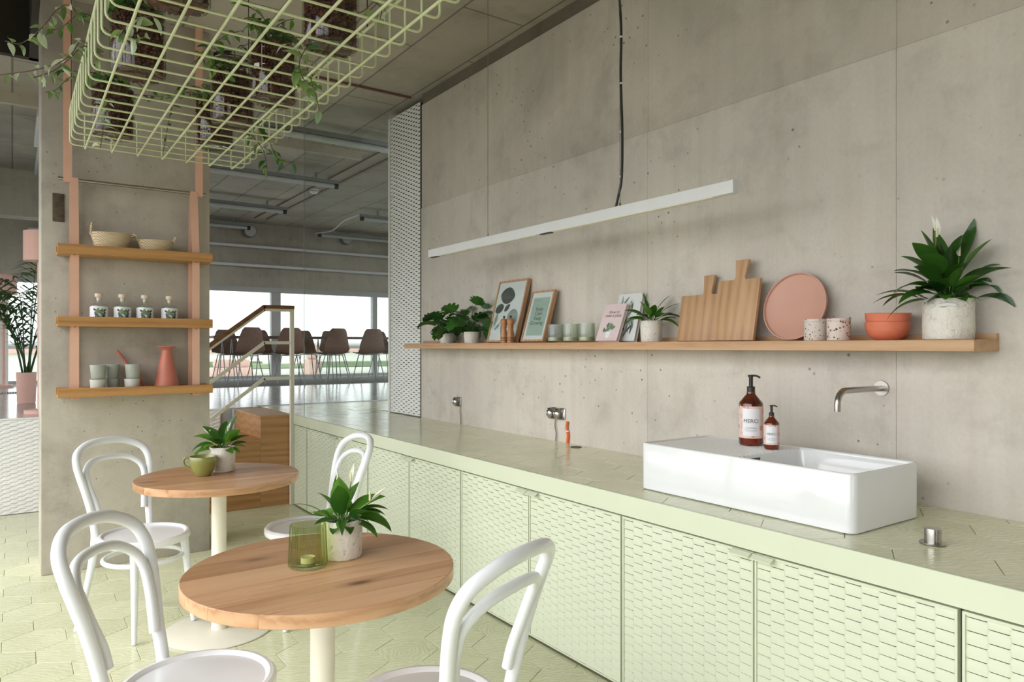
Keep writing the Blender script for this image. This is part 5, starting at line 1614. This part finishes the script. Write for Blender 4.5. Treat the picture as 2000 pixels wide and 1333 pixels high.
vine(JT[5], px_path([(440, 150), (415, 120), (410, 95), (440, 70), (470, 60)], 3.1), 14, 'mid', ['monstera', 'lily', 'vine_leaf'], 414)
vine(JT[6], px_path([(230, 180), (270, 185), (320, 188), (360, 180), (400, 200)], 3.45), 22, 'small', ['monstera', 'vine_leaf'], 415)

# ------------------------------------------------------------------ ceiling services
tag(MB().tube([(1.2, 5.42, Z_CEIL - 0.012), (2.76, 5.42, Z_CEIL - 0.012)], 0.010, 8).build('conduit', 'red_pipe'), 'thin red conduit across the ceiling by the white panel', 'conduit')
for x, lab in ((3.42, 'red conduit along the hall ceiling, left one of two'), (3.62, 'red conduit along the hall ceiling, right one of two')):
    tag(MB().tube([(x, 7.35, Z_HALL - 0.014), (x, 12.6, Z_HALL - 0.010)], 0.008, 8).build('conduit', 'red_pipe'), lab, 'conduit', 'red conduits on the hall ceiling')
def tube_light(x0, x1, y, z, label):
    t = thing('tube_light', label, 'ceiling light', ((x0 + x1) / 2, y, z), 0, 'tube lights on the hall ceiling')
    h_ = (x1 - x0) / 2
    MB().box(-h_, h_, -0.036, 0.036, 0.026, 0.07).build('tray', 'grey_metal', t, smooth=0)
    MB().tube([(-h_ + .04, 0, 0.0), (h_ - .04, 0, 0.0)], 0.030, 14).build('cover', 'tube_glass', t)
    for s in (-1, 1):
        MB().lathe([(0, 0), (0.036, 0), (0.036, 0.05), (0, 0.06)], 12).move(mat=Matrix.Translation((s * h_ - (0.06 if s > 0 else 0), 0, 0)) @ Matrix.Rotation(pi / 2, 4, 'Y')).build('end_cap', 'black', t)
    for xx in (-h_ * .8, h_ * .8): MB().box(xx - .01, xx + .01, -.012, .012, 0.07, 0.15).build('hanger', 'grey_metal', t, smooth=0)
tube_light(0.9, 3.5, 6.55, Z_CEIL - 0.15, 'tube light nearest the white perforated panel top')
tube_light(0.5, 3.47, 8.87, Z_HALL - 0.15, 'long tube light below the wire tray end, second row')
tube_light(0.5, 3.47, 11.0, Z_HALL - 0.15, 'long tube light beside the pillar, third row')
tube_light(0.5, 3.42, 12.85, Z_HALL - 0.15, 'tube light above the left round wall vent')
tube_light(4.62, 7.6, 10.85, Z_HALL - 0.15, 'tube light in the hall, right side third row')
tube_light(4.66, 7.2, 12.9, Z_HALL - 0.15, 'tube light above the right round wall vent')
for ya, lab in ((8.0, 'lamp fixture left of the pillar, nearer of two'), (9.5, 'lamp fixture left of the pillar, farther of two')):
    t = thing('ceiling_fixture', lab, 'ceiling light', (0.24 + (ya - 8.0) * 0.025, ya, Z_HALL), 0, 'lamp fixtures left of the pillar')
    MB().box(-.05, .05, 0, 1.25, -.07, -.002).build('tray', 'lamp_white', t, bevel=0.004, seg=1)
    MB().box(-.03, .03, .1, 1.15, -.085, -.07).build('cover', 'tube_glass', t, smooth=0)
cw_ = smooth_path([(4.62, 10.9, 3.52), (4.55, 11.4, 3.48), (4.66, 12.2, 3.44), (4.6, 12.9, 3.47)], 6)
tag(MB().tube(cw_, 0.012, 6).build('lamp_cable', 'paper'), 'white cable linking the tube lights on the right', 'cable')
sd = thing('smoke_detector', 'small white smoke detector on the hall ceiling', 'smoke detector', (3.5, 9.87, Z_HALL))
MB().lathe([(0, -0.055), (0.045, -0.055), (0.062, -0.035), (0.065, -0.012), (0.07, -0.012), (0.07, 0.0)], 24).build('housing', 'paper', sd)
MB().lathe([(0.0635, -0.030), (0.0655, -0.028), (0.066, -0.024)], 24).build('vent_ring', 'black', sd)
for u, v_, lab in ((488, 452, 'round wall vent on the far wall near the pillar'), (677, 467, 'round wall vent on the far wall near the white panel')):
    p = pix(u, v_, y=Y_FAR - 0.1)
    t = thing('round_vent', lab, 'vent', (p.x, Y_FAR - 0.001, p.z), 0, 'round vents on the far wall')
    MB().lathe([(0, 0), (0.11, 0), (0.11, 0.13), (0.10, 0.14), (0, 0.14)], 30).move(mat=Matrix.Rotation(pi / 2, 4, 'X')).build('drum', 'grey_metal', t)
    MB().lathe([(0, 0.1405), (0.095, 0.1405), (0.095, 0.146), (0, 0.147)], 30).move(mat=Matrix.Rotation(pi / 2, 4, 'X')).build('cover', 'cup_pale', t)
for z, lab in ((3.165, 'upper of two pale pipes along the far wall'), (2.825, 'lower of two pale pipes along the far wall')):
    tag(MB().tube([(0.2, Y_FAR - 0.12, z), (9, Y_FAR - 0.12, z)], 0.028, 10).build('wall_pipe', 'lamp_white'), lab, 'pipe', 'pipes along the far wall')

# ------------------------------------------------------------------ hall furniture far behind
cpt = MB().box(2.0, 8.6, 10.75, 12.9, 0.7855, 0.795).build('rug', 'carpet', smooth=0, label='grey rug under the long table in the hall', cat='rug')
ZF = 0.7985
lt = thing('long_table', 'long dark brown meeting table in the bright hall', 'table', (5.2, 11.9, ZF))
MB().box(-2.7, 2.7, -0.45, 0.45, 0.705, 0.74).build('tabletop', 'table_brown', lt, smooth=0)
for x in (-2.4, -0.8, 0.8, 2.4):
    for y in (-0.3, 0.3):
        MB().tube([(x - .05, y, 0), (x, y, 0.705)], 0.008, 6).tube([(x + .05, y, 0), (x, y, 0.705)], 0.008, 6).build('leg', 'grey_metal', lt)
def shell_chair():
    c = thing('shell_chair', 'x', 'chair', (0, 0, ZF), 0, 'woven shell chairs in the hall')
    # shell: profile swept across, faces +Y
    prof = [(0.22, 0.44, 0.20), (0.16, 0.455, 0.22), (0.0, 0.445, 0.225), (-0.13, 0.45, 0.225), (-0.20, 0.50, 0.225), (-0.235, 0.60, 0.21), (-0.265, 0.74, 0.175), (-0.285, 0.83, 0.145), (-0.288, 0.865, 0.11)]
    vs, fs = [], []
    nx_ = 8
    for (y, z, hw) in prof:
        for i in range(nx_ + 1):
            s = -1 + 2 * i / nx_
            vs.append((s * hw, y + 0.06 * s * s * (1 if z > 0.5 else 0.2), z + 0.03 * s * s * (0 if z > 0.5 else 1)))
    k = nx_ + 1
    for j in range(len(prof) - 1):
        for i in range(nx_): fs.append((j * k + i, j * k + i + 1, (j + 1) * k + i + 1, (j + 1) * k + i))
    MB().add(vs, fs).build('shell', 'shell_brown', c, smooth=70, recalc=False)
    for sx in (-1, 1):
        for sy in (-1, 1):
            MB().tube([(sx * .13, sy * .12, 0.44), (sx * .21, sy * .22, 0)], 0.008, 6).build('leg', 'grey_metal', c)
    MB().tube([(-.13, -.12, .435), (.13, -.12, .435), (.13, .12, .435), (-.13, .12, .435)], 0.007, 6, closed=True).build('under_frame', 'grey_metal', c)
    return c
sc0 = shell_chair()
spots = [(480, 11.2, 8, 'brown woven hall chair behind the slanted handrail, near side of the table'), (565, 11.2, -10, 'brown woven hall chair behind the railing post, near side of the table'), (648, 11.2, 6, 'brown woven hall chair in the middle, near side of the table'), (720, 11.2, -4, 'brown woven hall chair next to the white panel, near side of the table'),
         (444, 12.55, 176, 'brown woven hall chair nearest the pillar, far side of the table'), (514, 12.55, 184, 'brown woven hall chair left of the window mullion, far side of the table'), (598, 12.55, 178, 'brown woven hall chair right of the railing post, far side of the table'), (654, 12.55, 182, 'brown woven hall chair partly hidden behind the middle one'), (748, 12.55, 180, 'brown woven hall chair cut by the white panel, far side of the table')]
for i, (u, y, a, lab) in enumerate(spots):
    p = pix(u, 700, y=y)
    if i == 0:
        sc0.location = (p.x, y, ZF); sc0.rotation_euler = (0, 0, radians(a)); sc0['label'] = lab
    else:
        copy_tree(sc0, None, lab, None, (p.x, y, ZF), radians(a))
# terrace furniture seen through the glass
for i, (u, y, w, h, mt, lab) in enumerate([(452, 18, .9, .45, 'terrace_red', 'terracotta bench outside behind the slanted railing'), (610, 17, .3, .8, 'terrace_red', 'narrow terracotta post outside in the middle window'), (560, 19, 2.2, .30, 'hedge', 'low pale hedge outside the middle window'), (690, 18.5, 2.6, .35, 'hedge', 'low pale hedge outside near the white panel'), (440, 20, 2.0, .35, 'hedge', 'low pale hedge outside beside the pillar')]):
    p = pix(u, 700, y=y)
    t = thing('planter', lab, 'planter', (p.x, y, 0.6205), 0)
    MB().box(-w / 2, w / 2, -.2, .2, 0, h * .55).build('trough', 'terrace_red' if mt == 'terrace_red' else 'terrace', t, bevel=0.02)
    MB().box(-w / 2 + .05, w / 2 - .05, -.17, .17, h * .55, h).build('planting', mt, t, bevel=0.05)

# ------------------------------------------------------------------ left background: lamps and palms on the raised floor
def floor_lamp(x, y, label, hgt=1.60, r=0.125, sh_h=0.26):
    t = thing('floor_lamp', label, 'floor lamp', (x, y, 0.7856), 0, 'pink floor lamps')
    MB().lathe([(0, 0), (0.12, 0), (0.12, 0.03), (0.115, 0.035), (0, 0.035)], 30).build('base', 'pink_lamp', t)
    MB().tube([(0, 0, 0.03), (0, 0, hgt)], 0.021, 12).build('pole', 'pink_lamp', t)
    MB().lathe([(0.03, hgt - sh_h), (r, hgt - sh_h), (r, hgt - sh_h * .5), (r, hgt), (0, hgt)], 36).build('lamp_shade', 'pink_lamp', t)
    return t
p = pix(73, 808, z=0.785)
floor_lamp(p.x + 0.02, p.y, 'pink floor lamp half hidden by the concrete pillar')
p = pix(9, 748, z=0.785)
M_l = floor_lamp(p.x, min(p.y, 12.6), 'coral pink floor lamp by the far windows', 1.62, 0.16, 0.28)
def palm(x, y, label, h, seed, n_=9, pot_r=0.14):
    t = thing('palm', label, 'potted palm', (x, y, 0.7856), 0, 'kentia palms in the hall')
    MB().lathe([(0, 0), (pot_r * .85, 0), (pot_r * .9, 0.01), (pot_r, 0.32), (pot_r * .94, 0.32), (pot_r * .92, 0.28), (0, 0.28)], 28).build('pot', 'pink_lamp', t)
    rr = random.Random(seed)
    for i in range(n_):
        az = radians(360 * i / n_ + rr.uniform(-20, 20)); e0 = radians(rr.uniform(72, 86))
        L = h * rr.uniform(.75, 1.1)
        pts = arch_points(az, e0, e0 - radians(rr.uniform(50, 105)), L, 16, (rr.uniform(-.03, .03), rr.uniform(-.03, .03), 0.27), 1.8)
        m = MB().tube(pts, [0.007 * (1 - .7 * k / 16) for k in range(17)], 5)
        for k in range(4, 17):
            d = (pts[k] - pts[k - 1]).normalized(); side = d.cross(Vector((0, 0, 1)))
            if side.length < .05: side = Vector((1, 0, 0))
            side.normalize()
            for s in (-1, 1):
                ll = 0.36 * sin(pi * (k - 3) / 14.5) ** .5 * rr.uniform(.85, 1.1)
                dirv = (side * s * .9 + d * .7).normalized()
                a = pts[k]; b = a + dirv * ll * .45 + Vector((0, 0, .01)); c = a + dirv * ll + Vector((0, 0, -ll * .35))
                nrm = dirv.cross(Vector((0, 0, 1))).normalized() * 0.021
                m.add([a, b - nrm, b + nrm, c], [(0, 1, 2), (1, 3, 2)])
        m.build('frond', 'palm', t, smooth=0, recalc=False)
    return t
palm(0.12, 8.95, 'tall kentia palm behind the pink floor lamp', 1.5, 61, 16, 0.09)
palm(-0.55, 11.3, 'kentia palm by the far coral lamp', 1.5, 67, 8)
gv = thing('floor_grille', 'slotted metal floor grille on the raised floor', 'floor grille', (*pix(26, 768, z=0.786)[:2], 0.7857))
MB().box(-.16, .16, -.20, .20, 0, 0.003).build('plate', 'frame_alu', gv, smooth=0)
for k in range(9): MB().box(-.12 + k * .028, -.108 + k * .028, -.16, .16, 0.003, 0.0042).build('slot', 'panel_back', gv, smooth=0)
tag(MB().box(-0.72, -0.05, 12.92, 13.04, 0.7862, 2.3).build('hall_screen', 'white_panel', smooth=0, bevel=0.005), 'pale upright screen by the far windows left of the pillar', 'screen')
